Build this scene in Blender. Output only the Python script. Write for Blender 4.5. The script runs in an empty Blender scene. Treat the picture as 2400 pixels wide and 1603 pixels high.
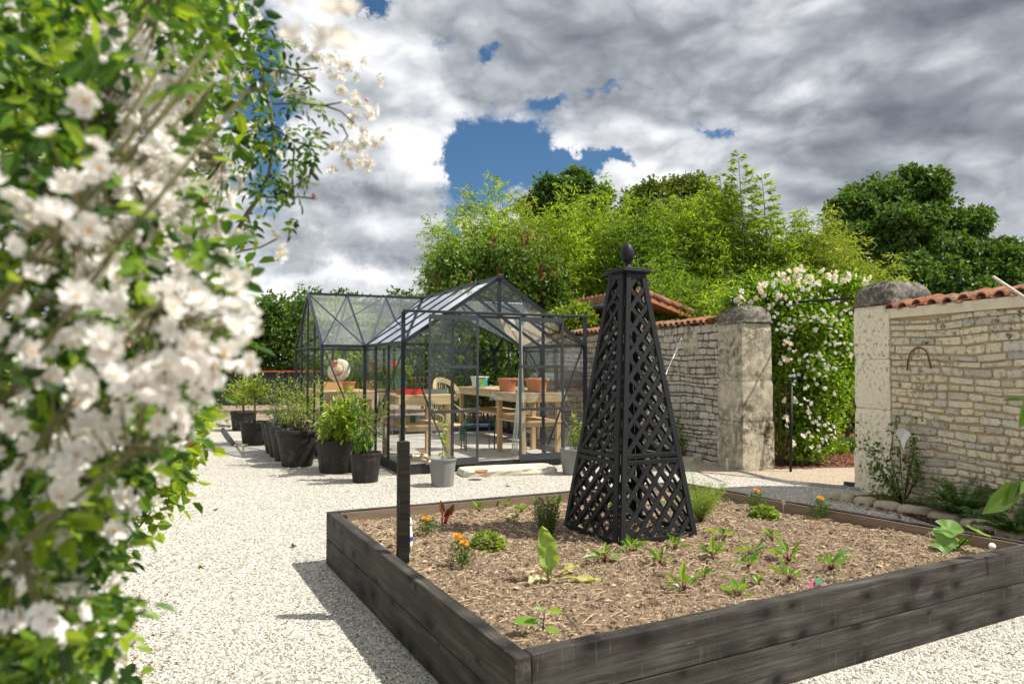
import bpy, math, random
import numpy as np
from mathutils import Vector, Matrix, noise as mnoise
R = math.radians
scene = bpy.context.scene
col = scene.collection

# ------------------------------------------------------------------ camera
CAM_H = 1.55; FPX = 1680.0; PITCH = R(1.84)
cam_d = bpy.data.cameras.new("camera"); cam = bpy.data.objects.new("camera", cam_d); col.objects.link(cam)
cam.location = (0, 0, CAM_H); cam.rotation_euler = (R(90) + PITCH, 0, 0)
cam_d.sensor_width = 36; cam_d.lens = 36 * FPX / 2400
cam_d.clip_start = 0.05; cam_d.clip_end = 2000
cam_d.dof.use_dof = True; cam_d.dof.focus_distance = 7.0; cam_d.dof.aperture_fstop = 3.0
scene.camera = cam
scene.view_settings.view_transform = 'Standard'; scene.view_settings.look = 'None'
scene.view_settings.exposure = 0.58; scene.view_settings.gamma = 1

# ------------------------------------------------------------------ sun
SUN_EL = R(55.0)
sun_dir = Vector((math.cos(SUN_EL) * math.cos(R(-4)), math.cos(SUN_EL) * math.sin(R(-4)), math.sin(SUN_EL)))
sd = bpy.data.lights.new("sun", 'SUN'); sun = bpy.data.objects.new("sun", sd); col.objects.link(sun)
sd.energy = 4.3; sd.angle = R(0.6); sd.color = (1.0, 0.95, 0.86)
sun.rotation_euler = (-sun_dir).to_track_quat('-Z', 'Y').to_euler(); sun.location = (20, -5, 30)

# ------------------------------------------------------------------ sky
w = bpy.data.worlds.new("World"); scene.world = w; w.use_nodes = True
class NT:
    def __init__(s, nt): s.nt = nt; s.L = nt.links
    def n(s, t, **k):
        nd = s.nt.nodes.new(t)
        for a, b in k.items(): setattr(nd, a, b)
        return nd
    def link(s, a, b): s.L.new(a, b)
    def put(s, sock, v):
        if hasattr(v, 'is_output'): s.L.new(v, sock)
        elif isinstance(v, (tuple, list)) and len(v) == 3 and sock.type == 'RGBA': sock.default_value = (*v, 1)
        else: sock.default_value = v
    def m(s, op, a, b=0.0, c=None, clamp=False):
        nd = s.n('ShaderNodeMath', operation=op, use_clamp=clamp)
        s.put(nd.inputs[0], a); s.put(nd.inputs[1], b)
        if c is not None: s.put(nd.inputs[2], c)
        return nd.outputs[0]
    def vm(s, op, a, b=(0, 0, 0)):
        nd = s.n('ShaderNodeVectorMath', operation=op); s.put(nd.inputs[0], a)
        if op == 'SCALE': s.put(nd.inputs[3], b)
        else: s.put(nd.inputs[1], b)
        return nd.outputs[0]
    def noise(s, vec, scale, detail=4, rough=.55, dist=0.0, col=False):
        nd = s.n('ShaderNodeTexNoise'); s.put(nd.inputs['Vector'], vec); nd.inputs['Scale'].default_value = scale
        nd.inputs['Detail'].default_value = detail; nd.inputs['Roughness'].default_value = rough
        nd.inputs['Distortion'].default_value = dist
        return nd.outputs['Color' if col else 0]
    def ramp(s, fac, stops, interp='LINEAR'):
        nd = s.n('ShaderNodeValToRGB'); e = nd.color_ramp.elements; nd.color_ramp.interpolation = interp
        while len(e) < len(stops): e.new(0.5)
        for i, (p, c) in enumerate(stops):
            e[i].position = p; e[i].color = (*c, 1) if isinstance(c, (tuple, list)) else (c, c, c, 1)
        s.put(nd.inputs[0], fac); return nd.outputs[0]
    def mix(s, fac, a, b, mode='MIX'):
        nd = s.n('ShaderNodeMix', data_type='RGBA', blend_type=mode)
        s.put(nd.inputs[0], fac); s.put(nd.inputs[6], a); s.put(nd.inputs[7], b); return nd.outputs[2]
    def rng(s, v, a, b, c=0.0, d=1.0, smooth=False):
        nd = s.n('ShaderNodeMapRange'); nd.interpolation_type = 'SMOOTHSTEP' if smooth else 'LINEAR'
        s.put(nd.inputs[0], v)
        for i, q in enumerate((a, b, c, d)): nd.inputs[1 + i].default_value = q
        return nd.outputs[0]

T = NT(w.node_tree); w.node_tree.nodes.clear()
tc = T.n('ShaderNodeTexCoord').outputs['Generated']
sky = T.n('ShaderNodeTexSky'); sky.sky_type = 'NISHITA'; sky.sun_disc = False
sky.sun_elevation = SUN_EL; sky.sun_rotation = math.atan2(sun_dir.x, sun_dir.y)
sky.dust_density = 0.3; sky.ozone_density = 3.0
sx = T.n('ShaderNodeSeparateXYZ'); T.link(tc, sx.inputs[0])
zc = T.m('MAXIMUM', sx.outputs[2], 0.0)
den = T.m('ADD', zc, 0.30)
cx_ = T.m('DIVIDE', sx.outputs[0], den); cy_ = T.m('DIVIDE', sx.outputs[1], den)
cmb = T.n('ShaderNodeCombineXYZ'); T.link(cx_, cmb.inputs[0]); T.link(cy_, cmb.inputs[1]); P0 = cmb.outputs[0]
AZ = T.m('ARCTAN2', sx.outputs[0], sx.outputs[1]); EL = T.m('ARCSINE', sx.outputs[2])
warp = T.noise(tc, 7.0, 9, .68, col=True)
wsx = T.n('ShaderNodeSeparateXYZ'); T.link(warp, wsx.inputs[0])
AZw = T.m('ADD', AZ, T.m('MULTIPLY', T.m('SUBTRACT', wsx.outputs[0], .5), .20))
ELw = T.m('ADD', EL, T.m('MULTIPLY', T.m('SUBTRACT', wsx.outputs[1], .5), .15))
def azel(px, py):
    x = (px - 1200) / FPX; y = -(py - 801.5) / FPX
    dy = math.cos(PITCH) - y * math.sin(PITCH); dz = math.sin(PITCH) + y * math.cos(PITCH)
    return math.atan2(x, dy), math.atan2(dz, math.hypot(x, dy))
def blob(px, py, rx, ry, amp):
    a, e = azel(px, py)
    u = T.m('DIVIDE', T.m('SUBTRACT', AZw, a), rx / FPX); v = T.m('DIVIDE', T.m('SUBTRACT', ELw, e), ry / FPX)
    d = T.m('ADD', T.m('MULTIPLY', u, u), T.m('MULTIPLY', v, v))
    return T.m('MULTIPLY', T.m('EXPONENT', T.m('MULTIPLY', d, -1.0)), amp)
def total(bl):
    t = None
    for b in bl:
        o = blob(*b); t = o if t is None else T.m('ADD', t, o)
    return t
qv = T.n('ShaderNodeMapping'); T.link(tc, qv.inputs[0]); qv.inputs['Scale'].default_value = (1.0, 1.0, 1.9); Q0 = qv.outputs[0]
wv = T.vm('SCALE', T.vm('SUBTRACT', T.noise(Q0, 5.0, 4, .5, col=True), (.5, .5, .5)), .10); Q1 = T.vm('ADD', Q0, wv)
def billow(v, sc, det=3):
    return T.m('MULTIPLY', T.m('ABSOLUTE', T.m('SUBTRACT', T.noise(v, sc, det, .45), .5)), 2.0)
def puff(v):
    return T.m('ADD', T.m('ADD', T.m('MULTIPLY', billow(v, 4.0, 1), 1.15), T.m('MULTIPLY', billow(v, 10.0, 1), .5)), T.m('MULTIPLY', billow(v, 25.0, 2), .22))
big = T.noise(Q1, 3.0, 6, .5)
pf = puff(Q1); up = puff(T.vm('ADD', Q1, (0.012, 0.0, 0.034)))
fine = T.noise(Q0, 22.0, 8, .62, .3)
holes = total([(1140, 352, 105, 62, 1.0), (1130, 425, 90, 60, .9), (1345, 402, 120, 26, .75), (1190, 125, 60, 24, .42), (1265, 228, 80, 30, .42), (1425, 208, 50, 18, .32),
               (620, 260, 60, 190, .9), (1690, 318, 40, 22, .32), (1040, 560, 26, 50, .5), (1010, 100, 60, 20, .2), (850, 8, 60, 22, .5), (1480, 398, 50, 12, .3)])
cover = T.m('SUBTRACT', T.m('ADD', T.m('ADD', T.m('MULTIPLY', T.m('SUBTRACT', pf, .45), .50), T.m('MULTIPLY', T.m('SUBTRACT', fine, .5), .35)), .60), holes)
alpha = T.rng(cover, .12, .38, smooth=True)
shade = total([(1250, 30, 300, 50, -.10), (1640, 110, 330, 80, -.20), (2250, 50, 280, 150, -.36), (2150, 370, 260, 100, -.20), (860, 465, 170, 34, -.30), (760, 570, 230, 34, -.24), (2350, 540, 120, 50, -.06),
               (700, 650, 120, 14, -.15), (1500, 320, 240, 50, .16), (940, 330, 110, 60, .16), (1010, 475, 90, 30, .22), (1560, 405, 150, 40, .2), (880, 640, 170, 24, .2),
               (800, 110, 150, 90, .13), (1000, 190, 120, 60, .12), (1900, 250, 160, 34, .12), (2330, 480, 110, 26, .14), (1150, 240, 160, 30, .1), (1700, 420, 120, 50, .1)])
relief = T.m('MULTIPLY', T.m('SUBTRACT', pf, up), .62)
br = T.m('ADD', T.m('ADD', T.m('MULTIPLY', T.m('SUBTRACT', pf, .45), .26), T.m('ADD', T.m('MULTIPLY', T.m('SUBTRACT', fine, .5), .14), T.m('MULTIPLY', T.m('SUBTRACT', big, .5), 1.3))), T.m('ADD', relief, T.m('ADD', T.m('MULTIPLY', shade, 1.15), .605)))
ccol = T.ramp(br, [(0.0, (.13, .145, .17)), (.28, (.24, .26, .29)), (.5, (.40, .42, .45)), (.7, (.60, .61, .635)), (.95, (.90, .89, .88))])
skyc = T.vm('SCALE', sky.outputs[0], 0.062)
skyc = T.mix(1.0, skyc, (.62, .84, .96), 'MULTIPLY')
lp = T.mix(alpha, skyc, T.vm('SCALE', ccol, 0.95))
below = T.rng(sx.outputs[2], -0.02, 0.0)
lp = T.mix(below, (.25, .24, .2), lp)
bg = T.n('ShaderNodeBackground'); T.link(lp, bg.inputs[0]); bg.inputs[1].default_value = 1.0
wo = T.n('ShaderNodeOutputWorld'); T.link(bg.outputs[0], wo.inputs[0])

# ------------------------------------------------------------------ helpers
def ray(px, py):
    x = (px - 1200) / FPX; y = -(py - 801.5) / FPX
    return Vector((x, math.cos(PITCH) - y * math.sin(PITCH), math.sin(PITCH) + y * math.cos(PITCH)))
def G(px, py, z=0.0):
    d = ray(px, py); t = (z - CAM_H) / d.z
    return Vector((d.x * t, d.y * t, z))
def Pt(px, py, Y):
    d = ray(px, py); t = Y / d.y
    return Vector((d.x * t, Y, CAM_H + d.z * t))
rs = np.random.RandomState(7)
def unit(a): return a / (np.linalg.norm(a, axis=-1, keepdims=True) + 1e-9)
def rdir(n, r=None):
    r = r or rs; return unit(r.normal(size=(n, 3)))

class MB:
    def __init__(s): s.v = []; s.li = []; s.lt = []; s.mi = []; s.sm = []; s.nv = 0
    def raw(s, verts, faces, mi=0, smooth=False):
        verts = np.asarray(verts, float).reshape(-1, 3); b = s.nv
        s.v.append(verts); s.nv += len(verts)
        s.li.append(np.array([i + b for f in faces for i in f], np.int32)); s.lt.append(np.array([len(f) for f in faces], np.int32))
        s.mi.append(np.full(len(faces), mi, np.int32)); s.sm.append(np.full(len(faces), smooth, bool)); return s
    def arr(s, verts, faces, mi=0, smooth=False):      # verts (n,k,3), faces list for one item of same size
        n, k, _ = verts.shape; f = np.asarray(faces, np.int32)
        allf = (f[None] + (np.arange(n) * k)[:, None, None]).reshape(-1, f.shape[1]) + s.nv
        s.v.append(verts.reshape(-1, 3)); s.nv += n * k
        s.li.append(allf.reshape(-1)); s.lt.append(np.full(len(allf), f.shape[1], np.int32))
        m_ = np.full(len(allf), mi, np.int32) if np.isscalar(mi) else np.repeat(mi, len(f))
        s.mi.append(m_.astype(np.int32)); s.sm.append(np.full(len(allf), smooth, bool)); return s
    def box(s, c, d, rz=0, mi=0, M=None):
        x, y, z = (q / 2 for q in d)
        V = np.array([(-x, -y, -z), (x, -y, -z), (x, y, -z), (-x, y, -z), (-x, -y, z), (x, -y, z), (x, y, z), (-x, y, z)])
        if M is not None: V = V @ np.array(M.to_3x3()).T
        elif rz: cc, ss = math.cos(rz), math.sin(rz); V = V @ np.array([[cc, ss, 0], [-ss, cc, 0], [0, 0, 1]])
        return s.raw(V + np.array(c), [(0, 3, 2, 1), (4, 5, 6, 7), (0, 1, 5, 4), (1, 2, 6, 5), (2, 3, 7, 6), (3, 0, 4, 7)], mi)
    def bar(s, a, b, w_, h_, up=(0, 0, 1), mi=0, ext=0.0):
        a = Vector(a); b = Vector(b); d = (b - a); L = d.length; d.normalize()
        u = Vector(up); x = d.cross(u)
        if x.length < 1e-4: u = Vector((0, 1, 0)); x = d.cross(u)
        x.normalize(); u = x.cross(d); a = a - d * ext; b = b + d * ext
        V = [a + x * (sx_ * w_ / 2) + u * (sy_ * h_ / 2) for sx_, sy_ in ((-1, -1), (1, -1), (1, 1), (-1, 1))]
        V += [q + (b - a) for q in V]
        return s.raw([tuple(q) for q in V], [(0, 3, 2, 1), (4, 5, 6, 7), (0, 1, 5, 4), (1, 2, 6, 5), (2, 3, 7, 6), (3, 0, 4, 7)], mi)
    def tube(s, pts, r, seg=8, mi=0, cap=True):
        pts = [Vector(p) for p in pts]; n = len(pts); rr = r if hasattr(r, '__len__') else [r] * n
        V = []; up = Vector((0.13, 0.21, 0.97))
        for i, p in enumerate(pts):
            d = (pts[min(i + 1, n - 1)] - pts[max(i - 1, 0)]).normalized()
            x = d.cross(up)
            if x.length < .05: x = d.cross(Vector((1, 0, 0)))
            x.normalize(); y = x.cross(d)
            for k in range(seg):
                a = 2 * math.pi * k / seg; V.append(tuple(p + x * (math.cos(a) * rr[i]) + y * (math.sin(a) * rr[i])))
        F = [(i * seg + k, i * seg + (k + 1) % seg, (i + 1) * seg + (k + 1) % seg, (i + 1) * seg + k) for i in range(n - 1) for k in range(seg)]
        if cap: F += [tuple(range(seg))[::-1], tuple((n - 1) * seg + k for k in range(seg))]
        return s.raw(V, F, mi, True)
    def lathe(s, prof, c=(0, 0, 0), seg=24, mi=0, rib=0.0, nrib=12, smooth=True, cap=True, sx=1, sy=1, ribz=None):
        V = []
        for r, z in prof:
            for k in range(seg):
                a = 2 * math.pi * k / seg; q = r
                if rib and (ribz is None or ribz[0] <= z <= ribz[1]): q = r * (1 - rib * (.5 + .5 * math.cos(nrib * a)) ** 3)
                V.append((c[0] + q * math.cos(a) * sx, c[1] + q * math.sin(a) * sy, c[2] + z))
        n = len(prof)
        F = [(i * seg + k, i * seg + (k + 1) % seg, (i + 1) * seg + (k + 1) % seg, (i + 1) * seg + k) for i in range(n - 1) for k in range(seg)]
        if cap: F += [tuple(range(seg))[::-1], tuple((n - 1) * seg + k for k in range(seg))]
        return s.raw(V, F, mi, smooth)
    def prism(s, poly, z0, z1, mi=0):
        n = len(poly); V = [(p[0], p[1], z0) for p in poly] + [(p[0], p[1], z1) for p in poly]
        F = [tuple(range(n))[::-1], tuple(range(n, 2 * n))] + [(i, (i + 1) % n, n + (i + 1) % n, n + i) for i in range(n)]
        return s.raw(V, F, mi)
    def build(s, name, mats, parent=None, loc=(0, 0, 0), rz=0, rot=None):
        me = bpy.data.meshes.new(name)
        v = np.concatenate(s.v); li = np.concatenate(s.li); lt = np.concatenate(s.lt)
        me.vertices.add(len(v)); me.vertices.foreach_set('co', v.astype(np.float32).ravel())
        me.loops.add(len(li)); me.loops.foreach_set('vertex_index', li)
        me.polygons.add(len(lt)); me.polygons.foreach_set('loop_start', (np.cumsum(lt) - lt).astype(np.int32))
        me.polygons.foreach_set('material_index', np.concatenate(s.mi)); me.polygons.foreach_set('use_smooth', np.concatenate(s.sm))
        for m_ in (mats if isinstance(mats, (list, tuple)) else [mats]): me.materials.append(m_)
        me.update(calc_edges=True); me.validate()
        o = bpy.data.objects.new(name, me); col.objects.link(o)
        o.location = loc; o.rotation_euler = rot if rot else (0, 0, rz)
        if parent: o.parent = parent
        return o
def tag(o, label=None, cat=None, group=None, kind=None):
    for k_, v_ in (('label', label), ('category', cat), ('group', group), ('kind', kind)):
        if v_: o[k_] = v_
    return o
def thing(name, label, cat, loc=(0, 0, 0), rz=0, group=None):
    o = bpy.data.objects.new(name, None); o.empty_display_size = .1; col.objects.link(o); o.location = loc; o.rotation_euler = (0, 0, rz)
    return tag(o, label, cat, group)
def copy_tree(o, parent=None):
    c = o.copy(); col.objects.link(c); c.parent = parent
    for ch in o.children: copy_tree(ch, c)
    return c
def bev(o, w_=.004, seg=2):
    m_ = o.modifiers.new('bevel', 'BEVEL'); m_.width = w_; m_.segments = seg; m_.limit_method = 'ANGLE'; return o

# leaves: base P, direction D, normal N
def leafset(mb, P, D, N, L, W, six=False, fold=.18, droop=.15, mi=0):
    D = unit(D); S = unit(np.cross(D, N)); N = np.cross(S, D)
    L = np.broadcast_to(np.asarray(L, float), (len(P),))[:, None]; W = np.broadcast_to(np.asarray(W, float), (len(P),))[:, None]
    tip = P + D * L - N * L * droop
    if not six:
        a = P + D * L * .42 + S * W / 2 + N * W * fold; b = P + D * L * .42 - S * W / 2 + N * W * fold
        mb.arr(np.stack([P, a, tip, b], 1), [(0, 1, 2, 3)], mi)
    else:
        a1 = P + D * L * .28 + S * W * .46 + N * W * fold; a2 = P + D * L * .68 + S * W * .40 + N * (W * fold - L * droop * .4)
        b1 = P + D * L * .28 - S * W * .46 + N * W * fold; b2 = P + D * L * .68 - S * W * .40 + N * (W * fold - L * droop * .4)
        mb.arr(np.stack([P, a1, a2, tip, b2, b1], 1), [(0, 1, 2, 3), (0, 3, 4, 5)], mi)
OCT = np.array([(1, 0, 0), (-1, 0, 0), (0, 1, 0), (0, -1, 0), (0, 0, 1), (0, 0, -1)], float)
OCTF = [(0, 2, 4), (2, 1, 4), (1, 3, 4), (3, 0, 4), (2, 0, 5), (1, 2, 5), (3, 1, 5), (0, 3, 5)]
def chips(mb, P, size, stretch=(1, 1, .6), mi=0, r=None, jit=.35):
    r = r or rs; n = len(P); size = np.broadcast_to(size, (n,))
    a = r.uniform(0, 2 * np.pi, n); t = r.uniform(-.5, .5, n)
    base = OCT[None] * (1 + r.uniform(-jit, jit, (n, 6, 1))) * np.array(stretch)[None, None] * size[:, None, None]
    x, y, z = base[..., 0], base[..., 1], base[..., 2]
    x, z = x * np.cos(t)[:, None] - z * np.sin(t)[:, None], x * np.sin(t)[:, None] + z * np.cos(t)[:, None]
    x, y = x * np.cos(a)[:, None] - y * np.sin(a)[:, None], x * np.sin(a)[:, None] + y * np.cos(a)[:, None]
    mb.arr(np.stack([x, y, z], -1) + P[:, None], OCTF, mi)

# ------------------------------------------------------------------ materials
def newmat(name):
    m_ = bpy.data.materials.new(name); m_.use_nodes = True; t = NT(m_.node_tree)
    b = m_.node_tree.nodes['Principled BSDF']; return m_, t, b
def bump(t, b, h, strength=.3, dist=.01):
    n = t.n('ShaderNodeBump'); n.inputs['Strength'].default_value = strength; n.inputs['Distance'].default_value = dist
    t.put(n.inputs['Height'], h); t.link(n.outputs[0], b.inputs['Normal'])
def coord(t, k='Object', scale=None):
    c = t.n('ShaderNodeTexCoord').outputs[k]
    if scale:
        mp = t.n('ShaderNodeMapping'); t.link(c, mp.inputs[0]); mp.inputs['Scale'].default_value = scale; return mp.outputs[0]
    return c
def simple(name, c, rough=.6, var=.25, scale=8, bscale=60, bs=.2, metal=0, stretch=None, spec=.5, dirt=None, bd=.01):
    m_, t, b = newmat(name); v = coord(t, 'Object', stretch)
    n1 = t.noise(v, scale, 6, .6)
    lo = tuple(q * (1 - var) for q in c); hi = tuple(min(1, q * (1 + var)) for q in c)
    cc = t.ramp(n1, [(.25, lo), (.75, hi)])
    if dirt:
        n2 = t.noise(v, dirt[1], 7, .7); cc = t.mix(t.rng(n2, dirt[2], dirt[3]), cc, dirt[0])
    t.put(b.inputs['Base Color'], cc); b.inputs['Roughness'].default_value = rough; b.inputs['Metallic'].default_value = metal
    b.inputs['Specular IOR Level'].default_value = spec
    if bs: bump(t, b, t.noise(v, bscale, 5, .6), bs, bd)
    return m_
def leafmat(name, cols, trans=.35, rough=.45, tcol=None, nscale=None, spec=.35, ts=1.5):
    m_, t, b = newmat(name); g = t.n('ShaderNodeNewGeometry')
    f = g.outputs['Random Per Island']
    if nscale:
        nn = t.noise(coord(t), nscale, 3, .5); f = t.m('ADD', t.m('MULTIPLY', f, .55), t.m('MULTIPLY', t.rng(nn, .3, .7), .45))
    st = [(i / (len(cols) - 1) * .9 + .05, c) for i, c in enumerate(cols)]
    c = t.ramp(f, st); t.put(b.inputs['Base Color'], c); b.inputs['Roughness'].default_value = rough; b.inputs['Specular IOR Level'].default_value = spec
    tr = t.n('ShaderNodeBsdfTranslucent'); tc_ = t.mix(1.0, c, tcol or (1.0, 1.0, .35), 'MULTIPLY'); tc_ = t.vm('SCALE', tc_, ts); t.link(tc_, tr.inputs[0])
    mx = t.n('ShaderNodeMixShader'); mx.inputs[0].default_value = trans; t.link(b.outputs[0], mx.inputs[1]); t.link(tr.outputs[0], mx.inputs[2])
    t.link(mx.outputs[0], m_.node_tree.nodes['Material Output'].inputs[0]); return m_
def glassmat(name, tint=(.975, .985, .98), ior=1.5, dirt=.004, refl=1.1):
    m_, t, b = newmat(name); v = coord(t)
    tr = t.n('ShaderNodeBsdfTransparent'); tr.inputs[0].default_value = (*tint, 1)
    gl = t.n('ShaderNodeBsdfGlossy'); gl.inputs['Roughness'].default_value = .03; gl.inputs[0].default_value = (.95, .97, 1, 1)
    fr = t.n('ShaderNodeFresnel'); gg = t.n('ShaderNodeNewGeometry'); t.put(fr.inputs[0], t.m('SUBTRACT', ior, t.m('MULTIPLY', gg.outputs['Backfacing'], ior - 1 / ior)))
    f = t.m('MULTIPLY', fr.outputs[0], refl, clamp=True)
    mx = t.n('ShaderNodeMixShader'); t.link(f, mx.inputs[0]); t.link(tr.outputs[0], mx.inputs[1]); t.link(gl.outputs[0], mx.inputs[2])
    df = t.n('ShaderNodeBsdfDiffuse'); df.inputs[0].default_value = (.75, .77, .74, 1)
    m2 = t.n('ShaderNodeMixShader'); t.link(t.m('MULTIPLY', t.rng(t.noise(v, 2.2, 6, .65), .42, .8), dirt), m2.inputs[0])
    t.link(mx.outputs[0], m2.inputs[1]); t.link(df.outputs[0], m2.inputs[2])
    t.link(m2.outputs[0], m_.node_tree.nodes['Material Output'].inputs[0]); return m_

def gravelmat(name, light, dark, gap, scale=85, warm=0.0):
    m_, t, b = newmat(name); v = coord(t)
    v2 = t.vm('ADD', v, t.vm('SCALE', t.vm('SUBTRACT', t.noise(v, 60, 2, .5, col=True), (.5, .5, .5)), .012))
    vo = t.n('ShaderNodeTexVoronoi'); t.link(v2, vo.inputs['Vector']); vo.inputs['Scale'].default_value = scale
    ve = t.n('ShaderNodeTexVoronoi', feature='DISTANCE_TO_EDGE'); t.link(v2, ve.inputs['Vector']); ve.inputs['Scale'].default_value = scale
    sp = t.n('ShaderNodeSeparateColor'); t.link(vo.outputs['Color'], sp.inputs[0])
    c = t.mix(t.rng(sp.outputs[0], .1, .75), dark, light)
    big_ = t.noise(v, 1.1, 5, .6); c = t.mix(t.rng(big_, .35, .75, 0, .28), c, tuple(q * .72 for q in dark))
    c = t.mix(t.rng(ve.outputs['Distance'], .0, .10, 1, 0), c, gap)
    c = t.mix(t.rng(sp.outputs[1], .76, .84, 0, .8), c, tuple(q * 1.6 for q in gap))
    t.put(b.inputs['Base Color'], c); b.inputs['Roughness'].default_value = .9; b.inputs['Specular IOR Level'].default_value = .15
    h = t.m('ADD', t.m('MINIMUM', ve.outputs['Distance'], .35), t.m('MULTIPLY', sp.outputs[2], .4)); bump(t, b, h, .9, .012); return m_

M = {}
M['gravel'] = gravelmat('white_gravel', (.82, .78, .69), (.60, .56, .48), (.10, .09, .075), 75)
M['gravel_stone'] = leafmat('gravel_stone', [(.20, .18, .15), (.50, .47, .41), (.78, .74, .66), (.86, .83, .74), (.88, .85, .77)], trans=0.0, rough=.85)
M['pink_gravel'] = gravelmat('buff_gravel', (.74, .62, .48), (.50, .40, .30), (.2, .15, .1), 80)
M['brown_ground'] = gravelmat('brown_stony_ground', (.52, .42, .32), (.27, .2, .14), (.09, .06, .04), 22)
M['field'] = simple('rough_grass_ground', (.09, .11, .03), .95, .5, 1.5, 30, .5)
M['bark_mulch'] = leafmat('bark_mulch', [(.07, .02, .012), (.16, .05, .025), (.28, .10, .05), (.10, .03, .02)], trans=0, rough=.9)
M['soil'] = simple('dry_soil', (.24, .165, .105), .95, .35, 9, 45, .9, dirt=((.10, .062, .038), 22, .52, .68), bd=.03)
M['chip'] = leafmat('soil_chip', [(.08, .052, .032), (.23, .16, .10), (.38, .285, .19), (.54, .43, .31)], trans=0, rough=.95)
M['straw'] = leafmat('straw', [(.30, .22, .13), (.48, .37, .23), (.62, .50, .34)], trans=0, rough=.9)
def timber(name, base, hi, knot, ks=4.2, worn=(.45, .36, .26)):
    m_, t, b = newmat(name); v = coord(t, 'Object', (1, 9, 9)); v1 = coord(t, 'Object', (.8, .05, 1.25))
    g1 = t.noise(v, 2.4, 8, .66, .35); c = t.mix(t.rng(g1, .34, .68), base, hi)
    g2 = t.noise(coord(t, 'Object', (.7, 34, 34)), 2.6, 6, .6, .15); c = t.mix(t.rng(g2, .38, .62, 0, .65), c, tuple(q * .55 for q in base))
    c = t.mix(t.rng(t.noise(coord(t), 1.7, 4, .6), .45, .75, 0, .6), c, tuple(q * .45 for q in base))
    vo = t.n('ShaderNodeTexVoronoi', voronoi_dimensions='2D'); sxx = t.n('ShaderNodeSeparateXYZ'); t.link(t.vm('ADD', coord(t), t.vm('SCALE', t.noise(coord(t), 14, 2, .5, col=True), .035)), sxx.inputs[0]); cxx = t.n('ShaderNodeCombineXYZ')
    oi = t.n('ShaderNodeObjectInfo'); t.link(t.m('ADD', t.m('MULTIPLY', sxx.outputs[0], .62), t.m('MULTIPLY', oi.outputs['Random'], 30)), cxx.inputs[0]); t.link(sxx.outputs[2], cxx.inputs[1]); t.link(cxx.outputs[0], vo.inputs['Vector']); vo.inputs['Scale'].default_value = ks * 1.45
    spc = t.n('ShaderNodeSeparateColor'); t.link(vo.outputs['Color'], spc.inputs[0]); dk = t.m('DIVIDE', vo.outputs['Distance'], t.m('ADD', t.m('MULTIPLY', spc.outputs[0], 1.1), .25))
    c = t.mix(t.m('MULTIPLY', t.rng(dk, .05, .24, 1, 0, True), t.rng(spc.outputs[1], .15, .25, 0, .95)), c, knot)
    c = t.mix(t.m('MULTIPLY', t.rng(dk, .2, .5, .55, 0, True), t.rng(spc.outputs[1], .15, .25, 0, .95)), c, tuple(q * .5 for q in base))
    sc = t.noise(coord(t, 'Object', (1, 26, 26)), 2.0, 6, .6, .3); c = t.mix(t.rng(sc, .725, .75, 0, .75), c, worn)
    st = t.noise(coord(t, 'Object', (30, 30, 3)), 2.0, 4, .6); c = t.mix(t.rng(st, .62, .74, 0, .28), c, (.33, .30, .26))
    t.put(b.inputs['Base Color'], c); t.put(b.inputs['Roughness'], t.rng(g1, .3, .7, .6, .8)); b.inputs['Specular IOR Level'].default_value = .18; bump(t, b, t.noise(v, 12, 6, .6), .5, .004); return m_
M['sleeper'] = timber('black_stained_sleeper', (.036, .033, .030), (.135, .12, .102), (.006, .0055, .005))
M['post_wood'] = timber('black_post_wood', (.016, .014, .012), (.06, .052, .042), (.006, .006, .006), 2.0)
M['inner_wood'] = simple('bare_board', (.26, .19, .13), .85, .25, 4, 40, .3, stretch=(1, 6, 6))
M['black_paint'] = simple('satin_black_paint', (.018, .019, .021), .5, .3, 6, 90, .12, spec=.22, dirt=((.10, .10, .10), 34, .66, .76), bd=.002)
M['metal'] = simple('anthracite_aluminium', (.020, .025, .034), .38, .15, 4, 120, .05, metal=0.0, spec=.35, bd=.001)
M['base_metal'] = simple('dark_base_plinth', (.022, .023, .025), .55, .3, 14, 60, .2, dirt=((.3, .3, .28), 70, .66, .72))
M['glass'] = glassmat('pane_glass'); M['roof_glass'] = glassmat('wing_roof_glass', (.95, .975, .98), 1.5, .004, 3.0)
M['dirty_glass'] = glassmat('dusty_pane_glass', (.94, .96, .95), 1.5, .05, 1.8)
M['slab'] = simple('pale_floor_slab', (.48, .45, .40), .85, .18, 2.5, 40, .2, dirt=((.25, .22, .18), 5, .55, .75))
M['pine'] = simple('pale_pine', (.58, .40, .20), .65, .22, 2.5, 30, .2, stretch=(5, 5, 1))
M['pine_h'] = simple('pale_pine_boards', (.60, .44, .24), .65, .2, 2.5, 30, .2, stretch=(1, 6, 6))
M['pot_black'] = simple('black_nursery_plastic', (.026, .023, .020), .55, spec=.25, var=.25, scale=5, bscale=30, bs=.05, dirt=((.13, .11, .085), 6, .55, .8))
M['pot_grey'] = simple('grey_plastic', (.20, .20, .195), .6, .12, 6, 30, .05, dirt=((.3, .28, .24), 8, .55, .8))
M['terracotta'] = simple('terracotta', (.50, .20, .10), .8, .22, 9, 50, .2, dirt=((.62, .45, .33), 8, .56, .76))
M['potsoil'] = simple('potting_soil', (.05, .035, .025), .95, .4, 20, 60, .8)
M['bark'] = simple('brown_bark', (.13, .09, .06), .9, .35, 12, 40, .6, stretch=(3, 3, .6))
M['cane'] = simple('green_brown_cane', (.14, .13, .05), .6, .3, 12, 40, .1)
M['white'] = simple('white_plastic', (.8, .8, .78), .45, .05, 6, 30, 0)
M['blue'] = simple('blue_plastic', (.04, .09, .42), .45, .1, 6, 30, 0)
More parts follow.
